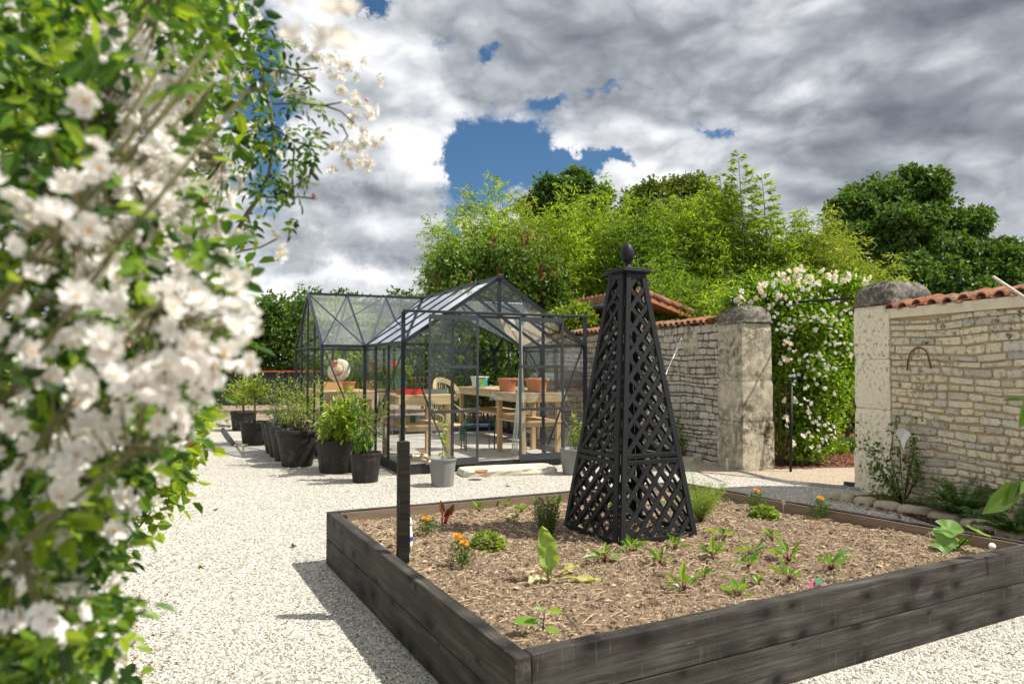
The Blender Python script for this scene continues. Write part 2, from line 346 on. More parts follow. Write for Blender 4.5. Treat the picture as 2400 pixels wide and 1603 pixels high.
M['teal'] = simple('teal_glaze', (.03, .22, .28), .3, .25, 6, 30, 0)
M['red'] = simple('red_plastic', (.58, .03, .02), .4, .15, 6, 30, 0)
M['green_fab'] = simple('dark_green_cloth', (.012, .10, .065), .8, .2, 10, 90, .2)
M['tarp'] = simple('faded_green_tarp', (.09, .13, .085), .6, .2, 5, 12, .6)
M['wicker'] = simple('pale_wicker', (.62, .47, .28), .6, .3, 30, 90, .3)
M['rust'] = simple('rusty_iron', (.16, .065, .03), .8, .35, 20, 60, .4)
M['brass'] = simple('brass_tap', (.62, .52, .36), .3, .15, 10, 60, .1, metal=.8)
M['green_hose'] = simple('green_plastic_mesh', (.01, .10, .06), .5, .2, 20, 60, .1)
M['steel'] = simple('galvanised_edging', (.42, .43, .44), .5, .2, 9, 40, .1, metal=.3)
M['drum'] = simple('slate_grey_drum', (.12, .15, .18), .35, .2, 5, 40, .05)
M['pole'] = simple('weathered_pole', (.52, .46, .37), .7, .15, 9, 40, .2)
M['slate'] = simple('black_edging_board', (.035, .035, .04), .6, .3, 9, 40, .2)

def stonemat(name, cols, dark, dk=(.5, .72), dkn=7, moss=None):
    m_, t, b = newmat(name); v = coord(t); g = t.n('ShaderNodeNewGeometry')
    st = [(i / (len(cols) - 1) * .9 + .05, c) for i, c in enumerate(cols)]
    c = t.ramp(g.outputs['Random Per Island'], st)
    c = t.mix(t.rng(t.noise(v, 30, 6, .7), .35, .7, 0, .5), c, tuple(q * .62 for q in cols[0]))
    n2 = t.noise(v, dkn, 9, .72); big_ = t.noise(v, 1.3, 3, .5)
    c = t.mix(t.m('MULTIPLY', t.rng(n2, dk[0], dk[1]), t.rng(big_, .35, .62, .25, 1)), c, dark)
    if moss: c = t.mix(t.m('MULTIPLY', t.rng(t.noise(v, 5, 6, .6), .6, .68), .8), c, moss)
    t.put(b.inputs['Base Color'], c); b.inputs['Roughness'].default_value = .95; b.inputs['Specular IOR Level'].default_value = .1
    bump(t, b, t.noise(v, 34, 8, .68), .7, .02); return m_
M['stone_a'] = stonemat('cream_rubble', [(.84, .74, .54), (.74, .67, .51), (.50, .47, .40), (.88, .80, .62), (.74, .63, .42), (.66, .62, .53)], (.09, .08, .06), (.50, .64), 14)
M['mortar_a'] = simple('sandy_mortar', (.46, .36, .21), .95, .25, 9, 60, .6)
M['stone_b'] = stonemat('weathered_rubble', [(.50, .46, .37), (.60, .57, .49), (.40, .36, .29), (.62, .60, .54)], (.075, .06, .045), (.5, .66), 9, (.18, .12, .02))
M['mortar_b'] = simple('dark_joint', (.14, .10, .06), .95, .35, 12, 60, .6)
M['render_a'] = simple('pale_lime_band', (.72, .64, .48), .95, .15, 8, 50, .3)
M['tiles'] = stonemat('old_roof_tile', [(.36, .14, .08), (.42, .21, .13), (.22, .12, .085), (.36, .27, .19)], (.07, .05, .04), (.48, .62), 9, (.30, .26, .18))
M['pillar_a'] = stonemat('lime_plaster_pillar', [(.90, .82, .62), (.92, .84, .66)], (.08, .07, .055), (.52, .62), 17)
M['pillar_b'] = stonemat('stained_stone_pillar', [(.62, .56, .43), (.66, .60, .47)], (.065, .05, .035), (.40, .57), 9, (.16, .12, .03))
M['cap'] = stonemat('lichen_cap_stone', [(.30, .27, .23), (.34, .31, .26)], (.03, .024, .02), (.40, .54), 15, (.26, .25, .2))
M['border'] = stonemat('border_stone', [(.60, .57, .50), (.5, .42, .26), (.66, .63, .56)], (.15, .12, .06), (.6, .75), 6)
# ================================================================== GROUND
def sheet(name, poly, z, mat_, label=None):
    o = MB().raw([(p[0], p[1], z) for p in poly], [tuple(range(len(poly)))]).build(name, mat_); o['kind'] = 'structure'; return o
sheet('ground', [(-400, -60), (400, -60), (400, 700), (-400, 700)], -0.012, M['field'])
sheet('brown_ground', [(-16, 19.6), (-4.5, 20.0), (6, 19.5), (10, 40), (-20, 40)], -0.008, M['brown_ground'])
sheet('gravel_ground', [(-14, -6), (7.5, -6), (4.9, 9.4), (3.75, 11.2), (0.6, 18.5), (-4.5, 20.2), (-16, 20.2)], -0.004, M['gravel'])
sheet('buff_gravel_path', [(2.6, 10.55), (4.62, 8.98), (7.5, 10.5), (4.6, 14.2)], 0.004, M['pink_gravel'])
sheet('mulch_ground', [(3.1, 11.35), (3.9, 10.75), (5.6, 10.95), (9, 11.6), (10, 17), (3.0, 17)], 0.010, simple('mulch_base', (.15, .055, .03), .95, .45, 12, 40, .6))

# loose stones lying on the near gravel
BA, BB, BC, BD = (-1.453, 5.65), (0.01, 2.84), (3.40, 4.62), (1.62, 7.12)
def inbed(x, y, m_=0.02):
    q = [BA, BB, BC, BD]; ok = np.ones(len(x), bool)
    for i in range(4):
        a, b = q[i], q[(i + 1) % 4]; nx, ny = -(b[1] - a[1]), b[0] - a[0]; L = math.hypot(nx, ny)
        ok &= ((x - a[0]) * nx + (y - a[1]) * ny) / L > -m_
    return ok
r1 = np.random.RandomState(3)
N = 90000; y = 2.3 + 7.2 * r1.rand(N) ** 1.7; x = r1.uniform(-.66, .74, N) * y + r1.uniform(-.1, .1, N)
k = ~inbed(x, y) & (x < 4.0); x, y = x[k], y[k]
mb = MB(); chips(mb, np.stack([x, y, np.full(len(x), -.002)], 1), r1.uniform(.004, .0085, len(x)), (1.25, .9, .6), 0, r1)
tag(mb.build('gravel_stones', M['gravel_stone']), 'loose pale angular gravel chips spread over the path', 'gravel', kind='stuff')

# ================================================================== RAISED BED
bed = thing('raised_bed', 'large raised bed of stacked black stained timber sleepers filled with dry soil', 'raised bed', (0, 0, 0))
BH = 0.405
def sleeper(name, p0, p1, t_, z0, z1, sh=0.0):
    p0 = Vector((*p0, 0)); p1 = Vector((*p1, 0)); d = p1 - p0; L = d.length; a = math.atan2(d.y, d.x)
    mb = MB(); h = (z1 - z0)
    nx = 40; V = []; F = []
    for i in range(nx + 1):
        xx = L * i / nx; wv = .003 * mnoise.noise(Vector((xx * 2.1, p0.x * 9 + z0, 0))); wz = .003 * mnoise.noise(Vector((xx * 1.7, 5 + z1, p0.y)))
        V += [(xx, wv, -h / 2), (xx, t_ + wv, -h / 2), (xx, t_ + wv, h / 2 + wz), (xx, wv, h / 2 + wz)]
    for i in range(nx):
        for k_ in range(4): F.append((i * 4 + k_, (i + 1) * 4 + k_, (i + 1) * 4 + (k_ + 1) % 4, i * 4 + (k_ + 1) % 4)[::-1])
    F += [(0, 1, 2, 3)[::-1], tuple(nx * 4 + q for q in (0, 1, 2, 3))]
    mb.raw(V, F); o = mb.build(name, M['sleeper'], bed, (p0.x, p0.y, (z0 + z1) / 2), a)
    return bev(o, .006, 2)
def uv(a, b): d = Vector((b[0] - a[0], b[1] - a[1])); return d / d.length
TH = .075
uF = uv(BB, BC); uL = uv(BA, BB); fB = (BB[0] + uF.x * (TH + .002), BB[1] + uF.y * (TH + .002))
for z0, z1 in ((0.0, .200), (.203, BH)):
    sleeper('sleeper', BA, BB, TH, z0, z1)
    sleeper('sleeper', fB, BC, TH, z0, z1)
    uR = uv(BC, BD); sleeper('sleeper', (BC[0] - 0 + uR.x * (TH + .004), BC[1] + uR.y * (TH + .004)), BD, .045, z0, z1)
    uB = uv(BD, BA); sleeper('sleeper', (BD[0] + uB.x * .05, BD[1] + uB.y * .05), (BA[0] - uB.x * (TH + .004), BA[1] - uB.y * (TH + .004)), .045, z0, z1)
# bare inner faces of the rear boards, corner posts
def strip(name, p0, p1, t_, off, z0, z1, m_, parent, ext0=.1, ext1=.1):
    u = uv(p0, p1); n = Vector((-u.y, u.x)); a = Vector(p0) + u * ext0 + n * off; b = Vector(p1) - u * ext1 + n * off
    L = (b - a).length
    return MB().box((L / 2, t_ / 2, (z0 + z1) / 2), (L, t_, z1 - z0)).build(name, m_, parent, (a.x, a.y, 0), math.atan2(u.y, u.x))
strip('inner_board', BC, BD, .012, .048, .2, BH - .012, M['inner_wood'], bed)
strip('inner_board', BD, BA, .012, .048, .2, BH - .012, M['inner_wood'], bed)
cen = Vector(((BA[0] + BB[0] + BC[0] + BD[0]) / 4, (BA[1] + BB[1] + BC[1] + BD[1]) / 4))
for q, ang in ((BA, uL), (BB, uL), (BC, uF), (BD, uF)):
    d = (cen - Vector(q)).normalized(); c_ = Vector(q) + d * (.165 if q in (BB, BC) else .13)
    bev(MB().box((0, 0, .19), (.075, .075, .36 if q is not BA else .38)).build('corner_post', M['post_wood'], bed, (c_.x, c_.y, 0), math.atan2(ang.y, ang.x)), .004)
# soil
def soil_h(x, y):
    return .325 + .022 * mnoise.noise(Vector((x * 1.6, y * 1.6, 0))) + .016 * mnoise.noise(Vector((x * 6, y * 6, 3))) + .020 * mnoise.noise(Vector((x * 19, y * 19, 7))) + .012 * mnoise.noise(Vector((x * 45, y * 45, 9)))
nu, nv_ = 300, 260; a_, b_, c_, d_ = (np.array(q) for q in (BA, BB, BC, BD))
def bil(u, v): return (a_ * (1 - u) + b_ * u) * (1 - v) + (d_ * (1 - u) + c_ * u) * v
V = []
for j in range(nv_ + 1):
    for i in range(nu + 1):
        p = bil(.02 + .96 * i / nu, .018 + .964 * j / nv_); V.append((p[0], p[1], soil_h(p[0], p[1])))
F = [(j * (nu + 1) + i, j * (nu + 1) + i + 1, (j + 1) * (nu + 1) + i + 1, (j + 1) * (nu + 1) + i) for j in range(nv_) for i in range(nu)]
so = MB().raw(V, F, 0, True).build('soil', M['soil']); so['kind'] = 'structure'
r2 = np.random.RandomState(5)
def bedpts(n, r, m_=.035):
    u, v = r.uniform(m_, 1 - m_, n), r.uniform(m_, 1 - m_, n); p = np.array([bil(uu, vv) for uu, vv in zip(u, v)])
    z = np.array([soil_h(q[0], q[1]) for q in p]); return np.column_stack([p, z])
mb = MB(); P_ = bedpts(26000, r2); chips(mb, P_, r2.uniform(.003, .010, len(P_)) * (1 + (r2.rand(len(P_)) > .975) * 1.2), (1.6, .9, .6), 0, r2)
tag(mb.build('soil_clods', M['chip']), 'small dry clods and wood chips scattered on the soil of the raised bed', 'clods', kind='stuff')
mb = MB(); P_ = bedpts(5200, r2) + np.array([0, 0, .006]); n = len(P_); D_ = unit(r2.normal(size=(n, 3)) * (1, 1, .28)); Lh = (.012 + .05 * r2.rand(n) ** 2.2)[:, None]
S_ = unit(np.cross(D_, (0, 0, 1))) * r2.uniform(.0012, .0026, n)[:, None]; U_ = np.array([0, 0, .003])
q = np.stack([P_ - D_ * Lh - S_, P_ - D_ * Lh + S_, P_ + D_ * Lh + S_, P_ + D_ * Lh - S_, P_ - D_ * Lh + U_, P_ + D_ * Lh + U_], 1)
mb.arr(q, [(0, 1, 2, 3), (1, 4, 5, 2), (4, 0, 3, 5)]); tag(mb.build('straw_mulch', M['straw']), 'thin broken straw pieces strewn over the soil of the raised bed', 'straw', kind='stuff')
def soil_at(px, py):
    p = G(px, py, .325); return Vector((p.x, p.y, soil_h(p.x, p.y)))

# ================================================================== OBELISK
OB_L = (0.715, 4.87); th = R(27.5); side = .70
ucx = Vector((math.cos(th), math.sin(th))); vcx = Vector((-math.sin(th), math.cos(th)))
oc = Vector(OB_L) + ucx * side / 2 + vcx * side / 2; oz = .325
ob = thing('garden_obelisk', 'tall black lattice obelisk with acorn finial standing in the raised bed', 'obelisk', (oc.x, oc.y, oz), th)
H0, H1, HM = 0.0, 1.90, .565
def hw(z): return side / 2 + (.096 - side / 2) * (z / H1)
def facept(s, z, out=0.0): return Vector((s, -hw(z) - out, z))
for k in range(4):
    Rk = Matrix.Rotation(k * math.pi / 2, 3, 'Z')
    X = lambda s, z, o=0.0: Rk @ facept(s, z, o)
    nrm = Rk @ Vector((0, -1, (hw(0) - hw(1)) * -1)).normalized(); nrm = (Rk @ Vector((0, -1, .13))).normalized()
    for sg in (-1, 1):                                   # stiles
        g = .012; w_ = .042; mb = MB(); V = []
        for z in (H0, H1):
            h_ = hw(z) - g
            for (s_, o_) in ((h_, .012), (h_ - w_, .012), (h_ - w_, -.012), (h_, -.012)): V.append(tuple(X(sg * s_, z, o_)))
        F = [(0, 1, 2, 3), (4, 7, 6, 5), (0, 4, 5, 1), (1, 5, 6, 2), (2, 6, 7, 3), (3, 7, 4, 0)]
        if sg > 0: F = [f[::-1] for f in F]
        bev(mb.raw(V, F).build('stile', M['black_paint'], ob), .003)
    for zc, hh in ((.018, .036), (HM - .022, .032), (HM + .022, .032), (H1 - .025, .04)):
        s_ = hw(zc) - .012 - .042
        bev(MB().bar(X(-s_, zc), X(s_, zc), .022, hh, (0, 0, 1)).build('rail', M['black_paint'], ob), .003)
    for (za, zb) in ((.036, HM - .038), (HM + .038, H1 - .045)):
        mb = MB()
        for lay, dr in ((0, 1), (1, -1)):
            sl = 1.12; step = .146; c0 = -1.2
            while c0 < 2.6:
                pts = []
                # line z = c0 + dr*sl*s ; clip with |s|<hw(z)-.05 and za<z<zb
                ss = np.linspace(-.42, .42, 673); zz = c0 + dr * sl * ss
                ok = (zz > za) & (zz < zb) & (np.abs(ss) < np.array([hw(q) - .045 for q in zz]))
                if ok.sum() > 12:
                    s0, s1 = ss[ok][0], ss[ok][-1]; oo = .004 if lay == 0 else -.005
                    mb.bar(X(s0, c0 + dr * sl * s0, oo), X(s1, c0 + dr * sl * s1, oo), .032, .0085, nrm)
                c0 += step
        mb.build('lattice_panel', M['black_paint'], ob)
mb = MB(); mb.box((0, 0, H1 + .004), (.235, .235, .008)); mb.box((0, 0, H1 + .016), (.262, .262, .016)); mb.box((0, 0, H1 + .031), (.245, .245, .013))
bev(mb.build('cap', M['black_paint'], ob), .004)
MB().lathe([(.052, H1 + .037), (.052, H1 + .046), (.042, H1 + .05), (.032, H1 + .062), (.02, H1 + .072), (.019, H1 + .085), (.034, H1 + .098), (.046, H1 + .118), (.052, H1 + .145), (.051, H1 + .17),
            (.044, H1 + .197), (.033, H1 + .217), (.02, H1 + .232), (.008, H1 + .24)], seg=20).build('finial', M['black_paint'], ob)

# ================================================================== TAP POST
pc = G(944, 1322, .33); tpz = 0.0
tp = thing('tap_post', 'black timber post with a brass tap standing at the inside edge of the raised bed', 'tap post', (pc.x, pc.y, 0.1), R(18))
bev(MB().box((0, 0, .49), (.070, .070, .98)).build('post', M['post_wood'], tp), .003)
MB().tube([(.034, .0, .86), (.034, 0, .30)], .011).build('riser_pipe', M['post_wood'], tp)
mb = MB(); mb.tube([(.03, 0, .885), (.075, 0, .885), (.125, 0, .885)], .0125).tube([(.05, 0, .885), (.066, 0, .885)], .02)
mb.tube([(.10, 0, .885), (.135, 0, .884), (.155, 0, .874), (.158, 0, .855)], [.013, .017, .015, .012]).tube([(.158, 0, .857), (.158, 0, .832)], .016)
tap = mb.build('tap', M['brass'], tp)
MB().tube([(.115, 0, .89), (.115, 0, .915)], .006).build('spindle', M['brass'], tap)
MB().bar((.098, 0, .916), (.138, .0, .912), .024, .012).build('handle', M['terracotta'], tap)
bt = soil_at(962, 1290)
gl = thing('water_bottle', 'white and blue plastic bottle half hidden behind the black tap post', 'bottle', (bt.x - .028, bt.y + .09, bt.z), 0)
MB().lathe([(.028, 0), (.03, .02), (.03, .10), (.024, .13), (.026, .15)], seg=14).build('body', M['white'], gl)
MB().lathe([(.031, .05), (.031, .08)], seg=14, cap=False).build('band', M['blue'], gl)
MB().lathe([(.026, .152), (.030, .17), (.020, .20), (.010, .21)], seg=14).build('cap', M['white'], gl)

# ================================================================== STONE WALLS
def rubble(name, label, p0, p1, H, thick, rows, sw, smat, mmat, seed, zoff=-.05, cap_band=None, out=.02, label_cat='wall', extra=None, prot=1.0):
    rr = random.Random(seed); p0 = Vector((*p0, 0)); p1 = Vector((*p1, 0)); d = p1 - p0; L = d.length; a = math.atan2(d.y, d.x)
    root = thing(name, label, label_cat, (p0.x, p0.y, 0), a)
    MB().box((L / 2, thick / 2 + .0, H / 2 + zoff / 2), (L, thick, H - zoff)).build('mortar', mmat, root)
    mb = MB(); z = zoff; ph = rr.uniform(0, 9)
    def wob(x, z_): return .016 * math.sin(x * 1.9 + ph + z_ * 3) + .010 * math.sin(x * 5.1 + z_ * 7) + .05 * (math.sin(x * .7 + ph) * .3)
    while z < H - .02:
        h = rr.uniform(*rows)
        if z + h > H - .03: h = H - z
        x = -rr.uniform(0, sw[0])
        while x < L:
            ww = rr.uniform(*sw) * (1.35 if rr.random() < .12 else 1)
            if rr.random() < .07: pass
            x0, x1 = max(x, 0.0), min(x + ww, L)
            if x1 - x0 > .04:
                g = rr.uniform(.004, .011); zt = z + wob(x0, z + h), z + wob(x1, z + h); hj = rr.uniform(-.012, .004)
                z0l, z0r = z + wob(x0, z) + g, z + wob(x1, z) + g; z1l, z1r = z + h + wob(x0, z + h) - g + hj, z + h + wob(x1, z + h) - g + hj
                z1l, z1r = min(z1l, H), min(z1r, H)
                if min(z1l - z0l, z1r - z0r) > .02:
                    X0, X1 = x0 + g, x1 - g; c = min(.3 * (z1l - z0l), .022); o = out * rr.uniform(.55, 1.15) * prot; J = lambda: rr.uniform(-.005, .005)
                    ring = [(X0 + c, z0l), ((X0 + X1) / 2, (z0l + z0r) / 2), (X1 - c, z0r), (X1, z0r + c), (X1, z1r - c), (X1 - c, z1r), ((X0 + X1) / 2, (z1l + z1r) / 2), (X0 + c, z1l), (X0, z1l - c), (X0, z0l + c)]
                    ring = [(px_ + J(), pz_ + J()) for px_, pz_ in ring]; mx = (X0 + X1) / 2; mz = (z0l + z1r) / 2
                    V = [(px_, .004, pz_) for px_, pz_ in ring] + [(px_, -o * .75, pz_) for px_, pz_ in ring]
                    V += [(mx + (px_ - mx) * .9, -o + J() * .6, mz + (pz_ - mz) * .78) for px_, pz_ in ring]; n = 10
                    F = [(i, (i + 1) % n, n + (i + 1) % n, n + i)[::-1] for i in range(n)] + [(n + i, n + (i + 1) % n, 2 * n + (i + 1) % n, 2 * n + i)[::-1] for i in range(n)] + [tuple(2 * n + i for i in range(n))[::-1]]
                    F = [f[::-1] for f in F]
                    mb.raw(V, F)
            x += ww
        z += h
    mb.build('stonework', smat, root)
    return root, L, a
def tilecoping(root, L, H, thick, seed, w_=.165, rad=.082, ov=.10, sag=.0):
    rr = random.Random(seed); mb = MB(); x = -.02
    while x < L:
        zz = H + .02 + rr.uniform(-.008, .012); tl = rr.uniform(-.05, .05)
        for (dy0, dy1, up) in ((-ov, thick + .12, 1),):
            seg = 8; V = []
            for yy, zadd, rsc in ((dy0, 0.0, 1.0), (thick / 2, .07, .98), (dy1, .02, .95)):
                for lay in (0, 1):
                    r_ = rad * rsc - lay * .014
                    for k in range(seg + 1):
                        aa = math.pi * k / seg; V.append((x + rad + math.cos(aa) * r_ + tl * (yy - dy0), yy + (0), zz + zadd + math.sin(aa) * r_ * .9))
            F = []; n = seg + 1
            for sI in range(2):
                b0 = sI * 2 * n; b1 = (sI + 1) * 2 * n
                for k in range(seg):
                    F.append((b0 + k, b0 + k + 1, b1 + k + 1, b1 + k)); F.append((b0 + n + k, b1 + n + k, b1 + n + k + 1, b0 + n + k + 1))
            for k in range(seg): F.append((k, n + k, n + k + 1, k + 1))
            mb.raw(V, F)
        # under (channel) tile between covers
        r_ = rad * .8; V = []; seg = 6; xc = x + w_ + .005
        for yy, zadd in ((-ov * .8, 0), (thick + .1, .05)):
            for lay in (0, 1):
                for k in range(seg + 1):
                    aa = math.pi + math.pi * k / seg; V.append((xc + math.cos(aa) * (r_ - lay * .012), yy, zz + .02 + zadd + math.sin(aa) * (r_ - lay * .012) * .55))
        n = seg + 1; F = []
        for k in range(seg): F += [(k, 2 * n + k, 2 * n + k + 1, k + 1), (n + k, n + k + 1, 3 * n + k + 1, 3 * n + k), (k, k + 1, n + k + 1, n + k)]
        mb.raw(V, F); x += w_ + rr.uniform(.0, .02)
    return mb.build('tile_coping', M['tiles'], root)
# right wall: from pillar towards the camera and past the right edge of the frame
RW0, RW1 = (4.48, 8.46), (4.48 + .226 * 3.4 / 1.025, 8.46 - 3.4 / 1.025)
rw, RL, ra = rubble('stone_wall', 'cream rubble stone wall with clay tile coping right of the gate pillars', RW0, RW1, 2.10, .42, (.065, .10), (.13, .36), M['stone_a'], M['mortar_a'], 11, out=.026)
MB().box((RL / 2, .17, 2.155), (RL, .42, .11)).build('lime_band', M['render_a'], rw)
tilecoping(rw, RL, 2.19, .42, 4, .20, .072, .07)
# left wall, running away behind the greenhouse
LW1 = (3.20, 10.98); LW0 = (3.20 - .39 * 9.5, 10.98 + .92 * 9.5)
lw, LL, la = rubble('stone_wall', 'darker weathered drystone wall with mossy tiles left of the gate behind the greenhouse', LW0, LW1, 2.18, .42, (.055, .125), (.09, .30), M['stone_b'], M['mortar_b'], 21, out=.022)
tilecoping(lw, LL, 2.19, .42, 9, .15, .062, .07)
bev(MB().box((LL - .72, -.018, 1.92), (.36, .03, .34)).build('dressed_block', M['pillar_b'], lw), .008)

def pillar(name, label, p, rz, dx, dy, H, capH, matb, joints, seed, flat=0):
    root = thing(name, label, 'pillar', (p[0], p[1], 0), rz); rr = random.Random(seed)
    zz = [-.05] + joints + [H]; mb = MB()
    for i in range(len(zz) - 1):
        e = rr.uniform(-.004, .006) + (.018 if i == 0 else 0); z0, z1 = zz[i], zz[i + 1] - .005
        nx, nz = 6, 8; V = []; idx = {}
        # box with subdivided faces and roughened surface
        pts = []
        for jz in range(nz + 1):
            z = z0 + (z1 - z0) * jz / nz
            ring = []
            for k in range(nx): ring.append((-dx / 2 - e + (dx + 2 * e) * k / nx, -e))
            for k in range(nx): ring.append((dx / 2 + e, -e + (dy + 2 * e) * k / nx))
            for k in range(nx): ring.append((dx / 2 + e - (dx + 2 * e) * k / nx, dy + e))
            for k in range(nx): ring.append((-dx / 2 - e, dy + e - (dy + 2 * e) * k / nx))
            for (xx, yy) in ring:
                nn = mnoise.noise_vector(Vector((xx * 4 + seed, yy * 4, z * 4))) * .008; c_ = .012 if jz in (0, nz) else 0
                V.append((xx + nn.x - math.copysign(c_, xx), yy + nn.y - math.copysign(c_, yy - dy / 2), z))
        n = 4 * nx; F = [(j * n + k, j * n + (k + 1) % n, (j + 1) * n + (k + 1) % n, (j + 1) * n + k) for j in range(nz) for k in range(n)]
        F += [tuple(range(n))[::-1], tuple(nz * n + k for k in range(n))]
        mb.raw(V, F)
    mb.build('shaft', matb, root)
    V = []; n = 32; lv = 9
    prof = [(1.06, 0), (1.10, .05), (1.09, .12), (1.02, .14), (1.06, .3), (1.0, .52), (.88, .74), (.70, .92), (.45, 1.0), (.1, 1.03)]
    for (s_, t_) in prof:
        for k in range(n):
            a = 2 * math.pi * k / n; ca, sa = math.cos(a), math.sin(a); m_ = max(abs(ca), abs(sa)) ** .85
            sx_ = s_ if s_ > .99 else (s_ * .35 + .62 if flat else s_)
            xx = ca / m_ * dx / 2 * sx_; yy = dy / 2 + sa / m_ * dy / 2 * s_; nn = mnoise.noise_vector(Vector((xx * 9 + seed, yy * 9, t_ * 3))) * .014
            V.append((xx + nn.x, yy + nn.y, H + t_ * capH + nn.z))
    F = [(j * n + k, j * n + (k + 1) % n, (j + 1) * n + (k + 1) % n, (j + 1) * n + k) for j in range(len(prof) - 1) for k in range(n)] + [tuple((len(prof) - 1) * n + k for k in range(n))]
    MB().raw(V, F, 0, True).build('cap_stone', M['cap'], root)
    return root
# right pillar: left face runs from (4.35,9.04) to (4.48,8.46)
ar = math.atan2(8.46 - 9.04, 4.48 - 4.35)
pillar('gate_pillar', 'bright lime plastered gate pillar with lichened cap at the end of the cream wall', ((4.35 + 4.48) / 2 - .03, (9.04 + 8.46) / 2), ar, .60, .62, 2.27, .30, M['pillar_a'], [.52, 1.02, 1.62], 3)
al = math.atan2(10.46 - 10.96, 3.36 - 3.15)
pillar('gate_pillar', 'dark stained stone gate pillar with mossy cap at the end of the drystone wall', ((3.36 + 3.15) / 2, (10.46 + 10.96) / 2), al, .545, .55, 2.17, .27, M['pillar_b'], [.72, 1.32], 8)

# rusty iron arch on wall, horizontal wires, hanging cane
q0, q1 = Vector(RW0), Vector(RW1); ud = (q1 - q0).normalized(); nd = Vector((ud.y, -ud.x))
if nd.x > 0: nd = -nd
def on_rw(px, py, off=.04):            # point of the wall's face seen at that pixel
    d = ray(px, py); o = q0 + nd * off; # solve o + s*ud = t*(d.x,d.y)
    A = np.array([[d.x, -ud.x], [d.y, -ud.y]]); t, s = np.linalg.solve(A, np.array([o.x, o.y])); return Vector((d.x * t, d.y * t, CAM_H + d.z * t))
apx = [(2126, 868), (2128, 845), (2134, 826), (2145, 816), (2158, 815), (2170, 822), (2176, 838), (2182, 864)]
tag(MB().tube([on_rw(*p) for p in apx], .009, 8).build('iron_hoop', M['rust']), 'rusty bent iron hoop hanging on the cream stone wall', 'hoop')
tag(MB().tube([on_rw(2105, 919), on_rw(2250, 918), on_rw(2400, 921), on_rw(2440, 922)], .0022, 5).build('training_wire', M['green_hose']), 'thin green wire stretched along the cream stone wall', 'wire')
a0 = on_rw(2337, 648, .05); a1 = on_rw(2408, 702, .25)
tag(MB().tube([a0 + Vector((0, .05, 0)), a1, a1 + (a1 - a0) * .8], .016, 8).build('wooden_pole', M['pole']), 'pale wooden pole leaning over the tiled coping at the right', 'pole')
# green mesh tubes on top of the wall behind the coping
mb = MB()
for k in range(5):
    pp = [Pt(2150 + t_ * 55, 690 + 5 * math.sin(t_ * 1.3 + k) + k * 4 - (6 if t_ > 3 else 0), 8.6 - t_ * .42) + Vector((.42, .25, 0)) for t_ in range(7)]
    mb.tube(pp, .009, 6)
tag(mb.build('green_canes', M['green_hose']), 'bundle of dark green garden tubes lying behind the tiled coping', 'tubes')
mb = MB(); mb.tube([Pt(1995, 699, 9.5), Pt(1900, 706, 10.6), Pt(1812, 712, 11.2)], .018, 8)
tag(mb.build('iron_bar', M['black_paint']), 'black iron bar spanning the gateway above the roses', 'bar')
tag(MB().tube([G(1853, 1106), Pt(1855, 905, 10.6)], .02, 8).build('iron_arch_post', M['black_paint']), 'slim black iron post of the rose arch in the gateway', 'post')
c0 = Pt(1548, 905, 11.2); c1 = Pt(1598, 793, 11.55)
tag(MB().tube([c0 + (c0 - c1) * 1.2, c1], .007, 6).build('bamboo_cane', M['white']), 'thin white stick leaning against the drystone wall', 'stick')
pk = G(1704, 1104)
tag(bev(MB().box((0, 0, .09), (.035, .025, .20)).build('wooden_stake', M['pole'], None, tuple(pk)), .002), 'short bare wooden stake in the gravel before the stained pillar', 'stake')
# metal edging of path, stone border, irrigation edge
def edging(name, label, pix, h, t_, m_, z=0.0, cat='edging'):
    pts = [G(*p) for p in pix]; mb = MB()
    for a, b in zip(pts[:-1], pts[1:]): mb.bar(a + Vector((0, 0, h / 2 + z)), b + Vector((0, 0, h / 2 + z)), t_, h, ext=.002)
    return tag(mb.build(name, m_), label, cat)
edging('metal_edging', 'thin grey metal edging strip curving past the foot of the stained pillar', [(1560, 1060), (1612, 1073), (1676, 1092), (1740, 1108), (1800, 1123), (1870, 1136), (1930, 1141), (1985, 1144)], .035, .012, M['steel'])
edging('metal_edging', 'grey metal edging strip along the foot of the bright pillar', [(1992, 1146), (2040, 1150), (2095, 1158), (2120, 1163)], .03, .015, M['steel'])
edging('metal_edging', 'grey metal edging along the back of the mulch strip under the cream wall', [(2140, 1172), (2200, 1183), (2290, 1203), (2400, 1226), (2470, 1240)], .05, .02, M['steel'])
edging('black_kerb_board', 'short black board at the left foot of the bright pillar', [(1980, 1137), (2010, 1141)], .05, .05, M['slate'], cat='board')
mulch_poly = [G(1950, 1166), G(2090, 1158), G(2140, 1168), G(2290, 1195), G(2480, 1238), G(2480, 1330), G(2400, 1290), G(2250, 1250), G(2100, 1200)]
sheet('mulch_strip', [(p.x, p.y) for p in mulch_poly], .012, simple('mulch_base_b', (.07, .03, .02), .95, .45, 12, 40, .6))
mb = MB(); r5 = np.random.RandomState(8); t_ = r5.rand(1700); a_m = np.array([G(2000, 1172)[:2], G(2480, 1275)[:2]]); pm = a_m[0] + (a_m[1] - a_m[0]) * t_[:, None] + r5.normal(size=(1700, 2)) * (.11, .11)
chips(mb, np.column_stack([pm, np.full(len(pm), .022)]), r5.uniform(.008, .02, len(pm)), (1.8, .8, .4), 0, r5)
xm = r5.uniform(3.2, 7.5, 5200); ym = r5.uniform(11.0, 15.5, 5200); chips(mb, np.column_stack([xm, ym, np.full(len(xm), .02)]), r5.uniform(.012, .03, len(xm)), (1.8, .8, .4), 0, r5)
tag(mb.build('bark_mulch', M['bark_mulch']), 'dark red bark chips spread under the wall plants and beyond the gate', 'mulch', kind='stuff')
